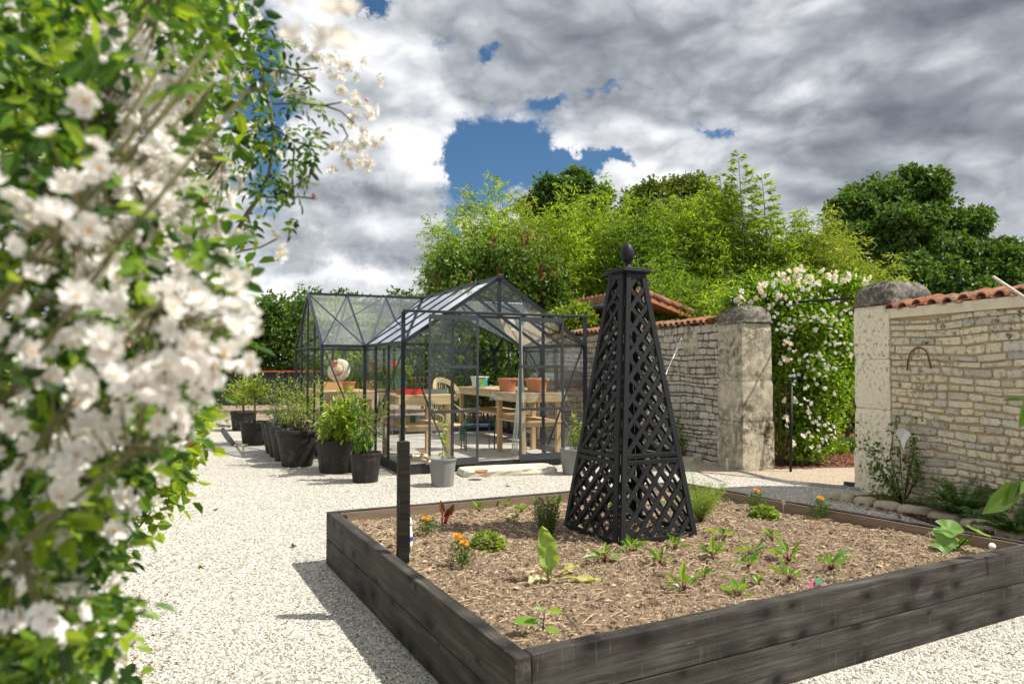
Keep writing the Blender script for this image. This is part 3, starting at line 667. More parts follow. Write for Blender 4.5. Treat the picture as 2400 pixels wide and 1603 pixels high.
bl = [((1952, 1170), .17, .14), ((1985, 1174), .16, .15), ((2028, 1183), .24, .17), ((2080, 1193), .28, .18), ((2145, 1205), .34, .2), ((2218, 1220), .32, .2), ((2300, 1240), .36, .2), ((2385, 1262), .36, .2)]
lbl = ['small flat pale border stone nearest the gate', 'rounded grey border stone second from the gate', 'pale border stone with dark clay beside it', 'ochre stained border stone below the rose bush', 'long pale border stone in front of the rose bush',
       'ochre and cream border stone before the fern green shrub', 'broad flat border stone right above the squash plant', 'big border stone at the right end of the row']
for (pp, L_, W_), lb in zip(bl, lbl):
    c_ = G(*pp); n = 14; V = []; rr = random.Random(int(pp[0]))
    for s_, z_ in ((1, -.02), (1.0, .045), (.86, .075), (.5, .085)):
        for k in range(n):
            a = 2 * math.pi * k / n; m_ = (abs(math.cos(a)) ** 3 + abs(math.sin(a)) ** 3) ** (-1 / 3)
            V.append((math.cos(a) * m_ * L_ / 2 * s_ + rr.uniform(-.008, .008), math.sin(a) * m_ * W_ / 2 * s_ + rr.uniform(-.008, .008), z_ + rr.uniform(-.006, .006)))
    F = [(j * n + k, j * n + (k + 1) % n, (j + 1) * n + (k + 1) % n, (j + 1) * n + k) for j in range(3) for k in range(n)] + [tuple(3 * n + k for k in range(n))]
    tag(MB().raw(V, F, 0, True).build('border_stone', M['border'], None, tuple(c_), R(-52)), lb, 'border stone', 'pale stones edging the mulch strip')
for (pp, L_, W_, lb) in (((1590, 1085), .55, .22, 'long flat stone lying behind the obelisk near the drystone wall'), ((1650, 1083), .4, .2, 'angular flat stone lying left of the wooden stake')):
    c_ = G(*pp); n = 10; V = []; rr = random.Random(int(pp[0]))
    for s_, z_ in ((1, -.02), (1.0, .07), (.8, .10)):
        for k in range(n):
            a = 2 * math.pi * k / n; V.append((math.cos(a) * L_ / 2 * s_ + rr.uniform(-.03, .03), math.sin(a) * W_ / 2 * s_ + rr.uniform(-.02, .02), z_ + rr.uniform(-.01, .01)))
    F = [(j * n + k, j * n + (k + 1) % n, (j + 1) * n + (k + 1) % n, (j + 1) * n + k) for j in range(2) for k in range(n)] + [tuple(2 * n + k for k in range(n))]
    tag(MB().raw(V, F).build('flat_stone', M['border'], None, tuple(c_), R(-8)), lb, 'stone')

# ================================================================== SHED ROOF BEHIND THE WALL
B_, A_, D_ = Pt(1502, 684, 15.5), Pt(1322, 716, 18.5), Pt(1645, 744, 17.2)
E_ = A_ + (D_ - B_); shed = thing('tiled_shed', 'low shed with an orange clay tile roof behind the drystone wall', 'shed', (B_.x, B_.y, 0))
o_ = Vector((B_.x, B_.y, 0)); rel = lambda p: p - o_
dn = Vector((0, 0, -.13)); qd = [rel(p) for p in (B_, D_, E_, A_)]
MB().raw([tuple(p) for p in qd] + [tuple(p + dn) for p in qd], [(0, 1, 2, 3), (7, 6, 5, 4), (0, 4, 5, 1), (1, 5, 6, 2), (2, 6, 7, 3), (3, 7, 4, 0)]).build('roof_deck', simple('orange_boards', (.42, .16, .07), .8, .3, 4, 30, .2), shed)
mb = MB(); n = 17; dirv = (rel(D_) - rel(B_))
for i in range(n):
    a = rel(B_).lerp(rel(A_), (i + .3) / n) + Vector((0, 0, .03)); m5 = 7
    for j in range(m5):
        p = a + dirv * (j / m5) + Vector((0, 0, .012)); q = a + dirv * ((j + 1.12) / m5)
        mb.tube([p, q], [.085, .10], 8)
mb.build('roof_tiles', M['tiles'], shed)
mb = MB(); u_ = (rel(A_) - rel(B_)).normalized()
for i in range(14):
    p = rel(B_).lerp(rel(A_), (i + .5) / 14); mb.box(p + Vector((-.05, -.06, -.05)), (.26, .2, .16), math.atan2(u_.y, u_.x) + .02 * (i % 3))
mb.build('verge_stones', stonemat('verge_stone', [(.42, .24, .13), (.5, .33, .22), (.33, .2, .12)], (.1, .07, .05)), shed)
MB().tube([rel(B_).lerp(rel(A_), .05) + Vector((-.1, -.15, -.2)), rel(B_).lerp(rel(A_), .9) + Vector((-.1, -.15, -.2))], .06, 8).build('gutter', M['drum'], shed)
MB().prism([(p.x, p.y) for p in (qd[0].lerp(qd[2], .12), qd[1].lerp(qd[3], .12), qd[2].lerp(qd[0], .12), qd[3].lerp(qd[1], .12))], 0, min(p.z for p in qd) - .1).build('wall', M['pillar_b'], shed)
# ================================================================== GREENHOUSE
GO = Vector((-1.55, 10.2, 0)); GA = R(25)
gh = thing('greenhouse', 'cross shaped glass greenhouse with dark anthracite frame and open sliding doors', 'greenhouse', GO, GA)
def gpos(u, v, z=0.0): return Vector((GO.x + u * math.cos(GA) - v * math.sin(GA), GO.y + u * math.sin(GA) + v * math.cos(GA), z))
W_, V1, V2, XL, XR = 3.0, 2.3, 5.2, -.72, 3.72; EZ, RZ, BZ = 1.87, 2.87, .10; VC = (V1 + V2) / 2
MT = M['metal']
def gbar(name, a, b, w_=.035, h_=.035, up=(0, 0, 1), m_=None, parent=None): return MB().bar(a, b, w_, h_, up).build(name, m_ or MT, parent or gh)
foot = [(0, 0), (W_, 0), (W_, V1), (XR, V1), (XR, V2), (XL, V2), (XL, V1), (0, V1)]
def inset(poly, d):
    n = len(poly); out = []
    for i in range(n):
        p, c, q = (Vector(poly[(i - 1) % n]), Vector(poly[i]), Vector(poly[(i + 1) % n])); e1 = (c - p).normalized(); e2 = (q - c).normalized()
        n1 = Vector((-e1.y, e1.x)); n2 = Vector((-e2.y, e2.x)); b = (n1 + n2); k = d / max(.2, (1 + n1.dot(n2))) ; out.append(tuple(c + b * k))
    return out
fo, fi = inset(foot, -.03), inset(foot, .05)
mb = MB(); n = len(foot)
V = [(p[0], p[1], z) for z in (-.02, BZ) for p in fo] + [(p[0], p[1], z) for z in (-.02, BZ) for p in fi]
F = []
for i in range(n):
    j = (i + 1) % n; F += [(i, j, n + j, n + i), (2 * n + j, 2 * n + i, 3 * n + i, 3 * n + j), (n + i, n + j, 3 * n + j, 3 * n + i)]
mb.raw(V, F).build('base_plinth', M['base_metal'], gh)
fl = MB()
V = [(p[0], p[1], .055) for p in fi]; fl.raw(V, [(0, 1, 2, 7), (2, 3, 4, 5, 6, 7)] if False else [(0, 1, 2, 7), (3, 4, 5, 6)])
floor = fl.build('greenhouse_floor', M['slab'], gh)
# eave bars & bottom rails
eaves = [((0, 0), (0, V1)), ((W_, 0), (W_, V1)), ((XL, V1), (0, V1)), ((W_, V1), (XR, V1)), ((XL, V2), (XR, V2))]
for a, b in eaves: gbar('eave_bar', (*a, EZ), (*b, EZ), .055, .05)
walls = [((0, 0), (0, V1)), ((W_, 0), (W_, V1)), ((XL, V1), (0, V1)), ((W_, V1), (XR, V1)), ((XL, V2), (XR, V2)), ((XL, V1), (XL, V2)), ((XR, V1), (XR, V2))]
for a, b in walls: gbar('bottom_rail', (*a, BZ + .02), (*b, BZ + .02), .045, .04)
gbar('bottom_rail', (0, 0, BZ + .02), (.75, 0, BZ + .02), .04, .04); gbar('bottom_rail', (2.25, 0, BZ + .02), (3.0, 0, BZ + .02), .04, .04)
gbar('door_threshold', (.75, 0, BZ + .008), (2.25, 0, BZ + .008), .06, .016)
def gable_z(t, span): return EZ + (RZ - EZ) * (1 - abs(t - span / 2) / (span / 2))
# posts + glass of straight walls
def glazed(a, b, nb, zt=None, pw=.035, posts=True, ends=(True, True), cut=None):
    a = Vector((*a, 0)); b = Vector((*b, 0)); d = b - a; span = d.length
    for i in range(nb + 1):
        p = a + d * (i / nb); z1 = EZ if zt is None else zt(span * i / nb)
        if (i > 0 or ends[0]) and (i < nb or ends[1]): gbar('post', (p.x, p.y, BZ), (p.x, p.y, z1), pw if 0 < i < nb else .05, pw if 0 < i < nb else .05, (1, 0, 0))
    for i in range(nb):
        t0, t1 = span * i / nb, span * (i + 1) / nb; p = a + d.normalized() * (t0 + .015); q = a + d.normalized() * (t1 - .015)
        z0, z1 = (EZ, EZ) if zt is None else (zt(t0), zt(t1)); ins = .02
        V = [(p.x, p.y, BZ + .04), (q.x, q.y, BZ + .04), (q.x, q.y, z1 - ins), (p.x, p.y, z0 - ins)]
        MB().raw(V, [(0, 1, 2, 3)]).build('glass_pane', M['glass'], gh)
glazed((0, 0), (0, V1), 3); glazed((W_, 0), (W_, V1), 3)
glazed((XL, V1), (0, V1), 1, ends=(False, False)); glazed((W_, V1), (XR, V1), 1, ends=(False, False)); glazed((XL, V2), (XR, V2), 6, ends=(False, False))
glazed((XL, V1), (XL, V2), 4, zt=lambda t: gable_z(t, V2 - V1)); glazed((XR, V1), (XR, V2), 4, zt=lambda t: gable_z(t, V2 - V1))
# gable rakes
for x in (XL, XR):
    gbar('gable_rake', (x, V1, EZ), (x, VC, RZ), .045, .045); gbar('gable_rake', (x, V2, EZ), (x, VC, RZ), .045, .045)
    gbar('gable_tie', (x, V1, EZ), (x, V2, EZ), .03, .03)
gbar('gable_rake', (0, 0, EZ), (W_ / 2, 0, RZ), .05, .055); gbar('gable_rake', (W_, 0, EZ), (W_ / 2, 0, RZ), .05, .055)
gbar('ridge_bar', (W_ / 2, -.03, RZ + .01), (W_ / 2, VC, RZ + .01), .06, .045); gbar('ridge_bar', (XL, VC, RZ + .008), (XR, VC, RZ + .008), .055, .04)
bev(MB().box((W_ / 2, -.045, RZ + .015), (.09, .03, .07)).build('ridge_cap', MT, gh), .008)
# valleys
for s in (0, 1):
    xe = 0 if s == 0 else W_; gbar('valley_bar', (xe, V1, EZ), (W_ / 2, VC, RZ), .05, .03)
# rafters main
nrm = (-1, 0, 1.5)
for i in range(1, 6):
    y = V1 * i / 3
    if y > VC + .2: break
    for xe in (0, W_):
        if y <= V1 + .01: a = (xe, y, EZ)
        else:
            f = (y - V1) / (VC - V1); a = (xe + (W_ / 2 - xe) * f, y, EZ + (RZ - EZ) * f)
        if y < VC - .05: gbar('rafter', a, (W_ / 2, y, RZ), .03, .04)
# front slope of the wings
for x in (XL, 0.0, .74, W_ - .74, W_, XR):
    f = 0 if (x <= 0 or x >= W_) else min(x, W_ - x) / (W_ / 2)
    a = (x, V1 + (VC - V1) * f, EZ + (RZ - EZ) * f)
    if x not in (XL, XR): gbar('rafter', a, (x, VC, RZ), .028, .038, (0, -1, 1))
for i in range(7):
    x = XL + (XR - XL) * i / 6
    if 0 < i < 6: gbar('rafter', (x, V2, EZ), (x, VC, RZ), .028, .038, (0, 1, 1))
# roof glass (one pane per bay)
def roofpane(pts, m_='roof_glass'):
    c_ = sum((Vector(p) for p in pts), Vector()) / len(pts)
    MB().raw([tuple(Vector(p) + (c_ - Vector(p)) * .015 + Vector((0, 0, .008))) for p in pts], [tuple(range(len(pts)))]).build('roof_pane', M[m_], gh)
for xe in (0, W_):
    for i in range(3):
        y0, y1 = V1 * i / 3, V1 * (i + 1) / 3; roofpane([(xe, y0, EZ), (xe, y1, EZ), (W_ / 2, y1, RZ), (W_ / 2, y0, RZ)], 'dirty_glass')
    ym = V1 * 4 / 3; f = (ym - V1) / (VC - V1)
    roofpane([(xe, V1, EZ), (xe + (W_ / 2 - xe) * f, ym, EZ + (RZ - EZ) * f), (W_ / 2, ym, RZ), (W_ / 2, V1, RZ)], 'dirty_glass'); roofpane([(xe + (W_ / 2 - xe) * f, ym, EZ + (RZ - EZ) * f), (W_ / 2, VC, RZ), (W_ / 2, ym, RZ)], 'dirty_glass')
for (xa, xb) in ((XL, 0), (W_, XR)): roofpane([(xa, V1, EZ), (xb, V1, EZ), (xb, VC, RZ), (xa, VC, RZ)])
fq = .74 / (W_ / 2)
for s in (0, 1):
    X_ = lambda x: x if s == 0 else W_ - x
    roofpane([(X_(0), V1, EZ), (X_(.74), V1 + (VC - V1) * fq, EZ + (RZ - EZ) * fq), (X_(.74), VC, RZ), (X_(0), VC, RZ)]); roofpane([(X_(.74), V1 + (VC - V1) * fq, EZ + (RZ - EZ) * fq), (W_ / 2, VC, RZ), (X_(.74), VC, RZ)])
for i in range(6):
    x0, x1 = XL + (XR - XL) * i / 6, XL + (XR - XL) * (i + 1) / 6; roofpane([(x0, V2, EZ), (x1, V2, EZ), (x1, VC, RZ), (x0, VC, RZ)])
# braces
lerp = lambda a, b, t: tuple(Vector(a).lerp(Vector(b), t))
for a, b in (((.03, .03, EZ - .03), (.72, .03, BZ + .05)), ((W_ - .03, .03, EZ - .03), (W_ - .72, .03, BZ + .05)), ((.03, .05, EZ - .05), (.03, V1 * 2 / 3, .6)), ((.03, V1, BZ + .1), (.03, V1 / 3 + .1, 1.2)), ((XL + .03, V1 + .03, EZ - .05), (-.05, V1 + .03, BZ + .2)),
             ((XL + .05, V2 - .04, EZ), (.7, V2 - .04, .2)), ((XR - .05, V2 - .04, EZ), (2.3, V2 - .04, .2)), ((W_ - .03, .1, .2), (W_ - .03, V1 - .1, EZ)), ((.9, V2 - .04, EZ), (1.9, V2 - .04, .8))):
    gbar('brace', a, b, .018, .022)
for a, b in (((XL, V1, EZ), (0.0, VC, RZ)), ((XL, VC, RZ), (-.0, V1, EZ)), ((XL, V2, EZ), (.74, VC, RZ)), ((.03, .05, EZ), (W_ / 2, V1 * 2 / 3, RZ)), ((W_, .05, EZ), (W_ / 2, V1 * 2 / 3, RZ)), ((W_, V1, EZ), (XR, VC, RZ)), ((XR, V2, EZ), (2.3, VC, RZ)), ((.0, V2, EZ), (.0, V1, EZ))):
    gbar('roof_brace', lerp(a, b, .03) , lerp(a, b, .97), .018, .024)
# front gable
DT = 2.30
for x in (0, W_): gbar('front_post', (x, -.0, BZ), (x, -.0, DT + .01), .05, .05, (1, 0, 0))
for x in (.75, 2.25): gbar('front_post', (x, .01, BZ), (x, .01, gable_z(x, W_) - .02), .032, .04, (1, 0, 0))
gbar('front_tie', (0, .01, EZ - .02), (.75, .01, EZ - .02), .03, .035); gbar('front_tie', (2.25, .01, EZ - .02), (W_, .01, EZ - .02), .03, .035)
gbar('header_bar', (.72, .01, DT - .03), (2.28, .01, DT - .03), .03, .04)
gbar('king_post', (W_ / 2, .0, DT), (W_ / 2, 0, RZ - .02), .035, .045, (1, 0, 0))
bev(gbar('sliding_track', (-.02, -.06, DT + .02), (W_ + .02, -.06, DT + .02), .045, .04), .006)
def fpane(pts): MB().raw([(x, .012, z) for x, z in pts], [tuple(range(len(pts)))]).build('glass_pane', M['glass'], gh)
fpane([(.03, BZ + .04), (.73, BZ + .04), (.73, EZ - .05), (.03, EZ - .05)]); fpane([(2.27, BZ + .04), (2.97, BZ + .04), (2.97, EZ - .05), (2.27, EZ - .05)])
fpane([(.04, EZ), (.73, EZ), (.73, gable_z(.73, W_) - .03)]); fpane([(2.96, EZ), (2.27, EZ), (2.27, gable_z(2.27, W_) - .03)])
fpane([(.76, DT), (1.48, DT), (1.48, gable_z(1.48, W_) - .04), (.76, gable_z(.76, W_) - .03)]); fpane([(2.24, DT), (1.52, DT), (1.52, gable_z(1.52, W_) - .04), (2.24, gable_z(2.24, W_) - .03)])
for x0, x1 in ((.36, 1.13), (1.80, 2.57)):
    dr = bpy.data.objects.new('sliding_door', None); col.objects.link(dr); dr.parent = gh; dr.location = (x0, -.07, 0)
    w_ = x1 - x0; mb = MB()
    z0, z1 = .10, DT - .02
    mb.box((.016, 0, (z0 + z1) / 2), (.032, .025, z1 - z0)).box((w_ - .016, 0, (z0 + z1) / 2), (.032, .025, z1 - z0))
    mb.box((w_ / 2, 0, z1 - .035), (w_ - .066, .023, .07)).box((w_ / 2, 0, z0 + .05), (w_ - .066, .023, .10))
    for zm in (.875, 1.525): mb.box((w_ / 2, 0, zm), (w_ - .066, .023, .045))
    mb.build('door_frame', simple('door_grey_' + str(x0), (.045, .049, .056), .4, .1, 4, 60, 0), dr)
    for za, zb in ((z0 + .1, .85), (.9, 1.5), (1.55, z1 - .07)):
        MB().raw([(.034, 0, za + .002), (w_ - .034, 0, za + .002), (w_ - .034, 0, zb - .002), (.034, 0, zb - .002)], [(0, 1, 2, 3)]).build('door_glass', M['glass'], dr)

# ---- furniture inside (each its own thing)
def bench(label, u0, u1, v0, v1, zt=1.09, zs=.62, cloth=False, legs=None):
    c_ = gpos((u0 + u1) / 2, (v0 + v1) / 2); t = thing('potting_bench', label, 'workbench', c_, GA, 'pale pine potting benches in the greenhouse'); a, b = (u1 - u0) / 2, (v1 - v0) / 2
    mb = MB(); k = max(3, int(2 * b / .14))
    for i in range(k): mb.box((0, -b + (i + .5) * 2 * b / k, zt - .015), (2 * a + .06, 2 * b / k - .006, .03))
    mb.build('tabletop', M['pine_h'], t)
    mb = MB(); mb.box((0, -b + .02, zt - .09), (2 * a, .035, .11)).box((0, b - .02, zt - .09), (2 * a, .035, .11)).box((-a + .018, 0, zt - .092), (.035, 2 * b - .08, .11)).box((a - .018, 0, zt - .092), (.035, 2 * b - .08, .11)); mb.build('apron', M['pine_h'], t)
    for sx_ in (-1, 1):
        for sy_ in (-1, 1): bev(MB().box((sx_ * (a - .075), sy_ * (b - .075), (zt - .03 + .056) / 2), (.075, .075, zt - .03 - .056)).build('leg', M['pine'], t), .004)
    mb = MB(); mb.box((0, 0, zs), (2 * a - .05, 2 * b - .05, .028)).box((0, -b + .075, zs - .05), (2 * a - .26, .03, .07)); mb.build('shelf', M['pine_h'], t)
    return t
bench('pine potting bench just inside the left front corner of the greenhouse', .12, 1.0, .62, 1.75)
bench('pine potting bench far back in the left wing of the greenhouse', -.62, .25, 2.6, 4.7)
bench('pine potting bench behind the right sliding door with terracotta pots on it', 2.12, 2.92, .55, 1.62)
bench('pine potting bench in the right wing of the greenhouse beside the white tub', 2.55, 3.55, 2.45, 4.6)
tag(MB().raw([tuple(gpos(u, v, z)) for u, v, z in ((2.09, .52, 1.095), (2.95, .52, 1.095), (2.95, 1.66, 1.095), (2.09, 1.66, 1.095), (2.07, .50, .98), (2.3, .51, .95), (2.6, .505, .99), (2.96, .51, .96), (2.05, 1.68, .93), (2.06, 1.1, .97))],
             [(0, 1, 2, 3), (0, 4, 5, 6, 7, 1), (0, 3, 8, 9, 4)]).build('plastic_sheet', glassmat('clear_film', (.9, .92, .9), 1.6, .45)), 'crumpled clear plastic sheet draped over the bench behind the right door', 'plastic sheet')
def lpot(name, label, p, r0, r1, h, m_, cat='pot', rib=0, group=None, rim=.02, soil=True, seg=28):
    t = thing(name, label, cat, p, 0, group)
    MB().lathe([(r0, 0), (r1 * .97, h - rim * 2), (r1 * .975, h - rim * 2 + .001), (r1 * 1.05, h - rim * 2 + .004), (r1 * 1.06, h - .004), (r1 * 1.04, h), (r1 * .96, h), (r1 * .94, h - .05)], seg=seg, rib=rib, nrib=12, ribz=(0.001, h - rim * 2 - .001), cap=False).build('shell', m_, t)
    if soil: MB().lathe([(.0001, h - .045), (r1 * .945, h - .05)], seg=seg, cap=False).build('compost', M['potsoil'], t)
    return t
lpot('terracotta_pot', 'wide terracotta pot on the bench right behind the right sliding door', gpos(2.62, .95, 1.10), .15, .20, .22, M['terracotta'])
lpot('terracotta_pot', 'terracotta pot at the far right corner of the bench behind the right door', gpos(2.86, 1.4, 1.10), .13, .17, .22, M['terracotta'])
lpot('terracotta_pot', 'rustier terracotta pot left of the wide one on the right hand bench', gpos(2.3, 1.45, 1.10), .13, .17, .22, M['terracotta'])
tb = thing('plastic_tub', 'white square tub with blue and green label and purple handle on a bench', 'tub', gpos(2.66, 3.6, 1.095), GA)
bev(MB().raw([(-.11, -.11, 0), (.11, -.11, 0), (.11, .11, 0), (-.11, .11, 0), (-.135, -.135, .2), (.135, -.135, .2), (.135, .135, .2), (-.135, .135, .2)], [(0, 3, 2, 1), (4, 5, 6, 7), (0, 1, 5, 4), (1, 2, 6, 5), (2, 3, 7, 6), (3, 0, 4, 7)]).build('tub_body', M['white'], tb), .01)
bev(MB().box((0, 0, .213), (.295, .295, .022)).build('lid', M['white'], tb), .004)
MB().box((0, -.13, .195), (.14, .012, .025)).build('handle', simple('purple', (.12, .05, .22), .5, .1), tb)
mb = MB(); mb.raw([(-.118, -.124, .02), (-.055, -.124, .02), (-.06, -.1385, .17), (-.125, -.1385, .17)], [(0, 1, 2, 3)], 0); mb.raw([(-.05, -.125, .02), (.045, -.125, .02), (.05, -.1395, .17), (-.055, -.1395, .17)], [(0, 1, 2, 3)], 1); mb.raw([(.05, -.124, .02), (.115, -.124, .02), (.12, -.1385, .17), (.055, -.1385, .17)], [(0, 1, 2, 3)], 0)
mb.build('printed_label', [simple('label_blue', (.03, .42, .62), .5, .1), simple('label_green', (.22, .5, .08), .5, .5, 30)], tb)
lpot('glazed_pot', 'tall teal glazed pot with a leafy plant on the left bench', gpos(.36, 1.35, 1.095), .075, .10, .27, M['teal'])
tr = thing('seed_tray', 'bright red seed tray on the left front bench', 'seed tray', gpos(.40, .95, 1.095), GA); mb = MB(); mb.box((0, 0, .008), (.36, .22, .014)).box((0, -.11, .04), (.38, .012, .08)).box((0, .11, .04), (.38, .012, .08)).box((-.185, 0, .04), (.012, .208, .08)).box((.185, 0, .04), (.012, .208, .08)); mb.build('tray', M['red'], tr); MB().box((0, 0, .04), (.35, .20, .04)).build('compost', M['potsoil'], tr)
for du, lb in ((.32, 'slate grey seed tray in the middle of the left front bench'), (.54, 'slate grey seed tray at the right end of the left front bench')):
    t2 = copy_tree(tr); t2['label'] = lb; t2.location = gpos(.37 + du, 1.02 + du * .1, 1.095); t2.scale = (.6, .9, .85)
    for ch in t2.children:
        if ch.name.startswith('tray'): ch.data = ch.data.copy(); ch.data.materials[0] = M['drum']
# trellis grid
mb = MB()
for i in range(7): mb.tube([(-.21 + i * .07, 0, 0), (-.21 + i * .07, 0, .26)], .004, 5)
for z in (.04, .14, .25): mb.tube([(-.22, .004, z), (.22, .004, z)], .004, 5)
tag(mb.build('wire_trellis', M['rust'], None, gpos(.68, 1.58, 1.095), GA), 'small rusty wire trellis panel behind the grey seed trays', 'trellis')
# wicker chair
wc = thing('wicker_chair', 'pale wicker armchair with rounded hoop back near the rear of the greenhouse', 'chair', gpos(1.44, 2.15, .056), GA + R(20))
mb = MB()
for k, rr_ in enumerate((.30, .275, .25, .225)):
    mb.tube([(math.cos(a) * rr_, .22 + abs(math.cos(a)) * -.2 * abs(math.cos(a)), .98 + math.sin(a) * rr_ * .95) for a in np.linspace(-.5, math.pi + .5, 22)], .009, 6)
for i in range(9):
    x = -.2 + i * .05; mb.tube([(x, .18, .44), (x, .22, .98 + math.sqrt(max(0, .22 ** 2 - x * x)) * .95)], .005, 5)
mb.build('backrest', M['wicker'], wc)
MB().lathe([(.0001, .42), (.25, .42), (.27, .435), (.25, .45), (.0001, .45)], seg=20, cap=False).build('seat', M['wicker'], wc)
for sx_, sy_ in ((-1, -1), (1, -1), (1, 1), (-1, 1)): MB().tube([(sx_ * .2, sy_ * .17, .43), (sx_ * .24, sy_ * .21, 0)], .014, 6).build('leg', M['wicker'], wc)
for sx_ in (-1, 1): MB().tube([(sx_ * .27, .12, .78), (sx_ * .31, -.1, .66), (sx_ * .27, -.22, .6), (sx_ * .22, -.2, .43)], .011, 6).build('armrest', M['wicker'], wc)
# garden kneeler seat (green)
kn = thing('garden_kneeler', 'dark green folding kneeler seat with side pouch in the greenhouse doorway', 'kneeler', gpos(1.95, 1.95, .056), GA)
for sx_ in (-1, 1): MB().tube([(sx_ * .27, -.12, 0), (sx_ * .27, -.12, .50), (sx_ * .27, .12, .50), (sx_ * .27, .12, 0), (sx_ * .27, -.12, 0)], .013, 6).build('leg_frame', M['green_fab'], kn)
bev(MB().box((0, 0, .42), (.52, .22, .05)).build('seat_pad', simple('navy_pad', (.02, .06, .13), .7, .2), kn), .01)
mb = MB(); mb.box((-.29, 0, .30), (.02, .2, .28)); mb.tube([(-.302, -.1, .44), (-.302, -.1, .16), (-.302, .1, .16), (-.302, .1, .44)], .005, 5); bev(mb.build('tool_pouch', M['green_fab'], kn), .004)
mb = MB(); rr = random.Random(3)
for k in range(9):
    x = rr.uniform(-.05, .05); mb.tube([(x * .4, 0, 2.2), (x * .5 + .01, .01, 1.6), (x * 1.4, rr.uniform(-.02, .02), .9), (x * 3, rr.uniform(-.03, .03), .12)], .007, 5)
tag(mb.build('fleece_strips', simple('pale_fleece', (.62, .70, .62), .9, .1), None, gpos(2.12, .55, .0), 0), 'pale green fleece strips hanging behind the right sliding door', 'fleece')
hh = thing('straw_hat', 'pale straw sun hat hanging in the left wing of the greenhouse', 'hat', gpos(-.12, 3.9, 1.45), R(180)); 
MB().lathe([(.10, .015), (.17, .01), (.225, -.012), (.227, -.006), (.17, .018), (.10, .022)], seg=28, cap=False).build('brim', simple('pale_straw', (.66, .62, .52), .8, .3, 14, 60, .3), hh, rot=(R(-72), R(30), 0)); MB().lathe([(.105, .018), (.10, .08), (.07, .11), (.001, .115)], seg=24, cap=False).build('crown', M['wicker'], hh, rot=(R(-72), R(30), 0)); MB().lathe([(.107, .02), (.105, .045)], seg=24, cap=False).build('band', M['rust'], hh, rot=(R(-72), R(30), 0))
lpot('terracotta_pot', 'small orange clay pot hung tilted from the roof in the left wing', gpos(-.35, 3.2, 1.5), .05, .07, .12, M['terracotta'], soil=False)
lpot('terracotta_pot', 'small red clay pot hung high beside the left bench', gpos(.5, 2.2, 1.5), .05, .075, .12, M['red'], soil=False)
lpot('terracotta_pot', 'round clay pot standing on the far left wing bench', gpos(-.1, 3.1, 1.09), .09, .12, .16, M['terracotta'])
cb = thing('cardboard_box', 'open orange brown cardboard box on the far left wing bench', 'box', gpos(-.25, 3.75, 1.095), GA); mb = MB(); mb.box((0, -.15, .07), (.42, .006, .14)).box((0, .15, .07), (.42, .006, .14)).box((-.21, 0, .07), (.006, .29, .14)).box((.21, 0, .07), (.006, .29, .14)).box((0, 0, .004), (.41, .29, .006)); mb.box((-.26, 0, .15), (.1, .29, .005)); mb.build('box_walls', simple('cardboard', (.55, .34, .15), .9, .1), cb)
st = lpot('green_pot', 'small bright green pot on the lower shelf of the left bench', gpos(.55, 1.3, .635), .04, .055, .10, simple('bright_green', (.02, .25, .06), .4, .1), soil=False)

# ---- outside objects near greenhouse
slab = thing('stone_step', 'thick rough pale stone slab step in front of the greenhouse doors', 'step', gpos(1.42, -.47, 0), GA - R(8)); V = []; n = 40; rr = random.Random(2)
for s_, z_ in ((1, -.03), (1.01, .02), (.985, .065), (.97, .083), (.5, .088), (.02, .088)):
    for k in range(n):
        a = 2 * math.pi * k / n; m_ = (abs(math.cos(a)) ** 7 + abs(math.sin(a)) ** 7) ** (-1 / 7); j = .016 if z_ > 0 and s_ > .9 else .006
        V.append((math.cos(a) * m_ * .70 * s_ + rr.uniform(-j, j), math.sin(a) * m_ * .27 * s_ + rr.uniform(-j, j), z_ + rr.uniform(-.003, .003)))
MB().raw(V, [(j * n + k, j * n + (k + 1) % n, (j + 1) * n + (k + 1) % n, (j + 1) * n + k) for j in range(5) for k in range(n)]).build('slab', stonemat('step_stone', [(.66, .6, .48), (.7, .65, .53)], (.2, .14, .08), (.6, .7), 6), slab)
sc_ = G(1128, 1108, .088); sau = thing('clay_saucer', 'small terracotta saucer lying on the stone step', 'saucer', sc_); MB().lathe([(.07, 0), (.095, .035), (.098, .035), (.09, .03), (.07, .008), (.0001, .008)], seg=24, cap=False).build('dish', M['terracotta'], sau)
dm = thing('barrel_drum', 'slate grey horizontal drum behind the right side of the greenhouse', 'drum', gpos(4.4, 3.2, 0), GA); MB().tube([(-.75, 0, 1.22), (-.74, 0, 1.22), (.74, 0, 1.22), (.75, 0, 1.22)], [.14, .17, .17, .14], 20).build('cylinder', M['drum'], dm)
mb = MB()
for x in (-.55, .55): mb.bar((x, -.2, 0), (x, -.12, 1.12), .05, .05).bar((x, .2, 0), (x, .12, 1.12), .05, .05)
mb.build('stand', M['black_paint'], dm)
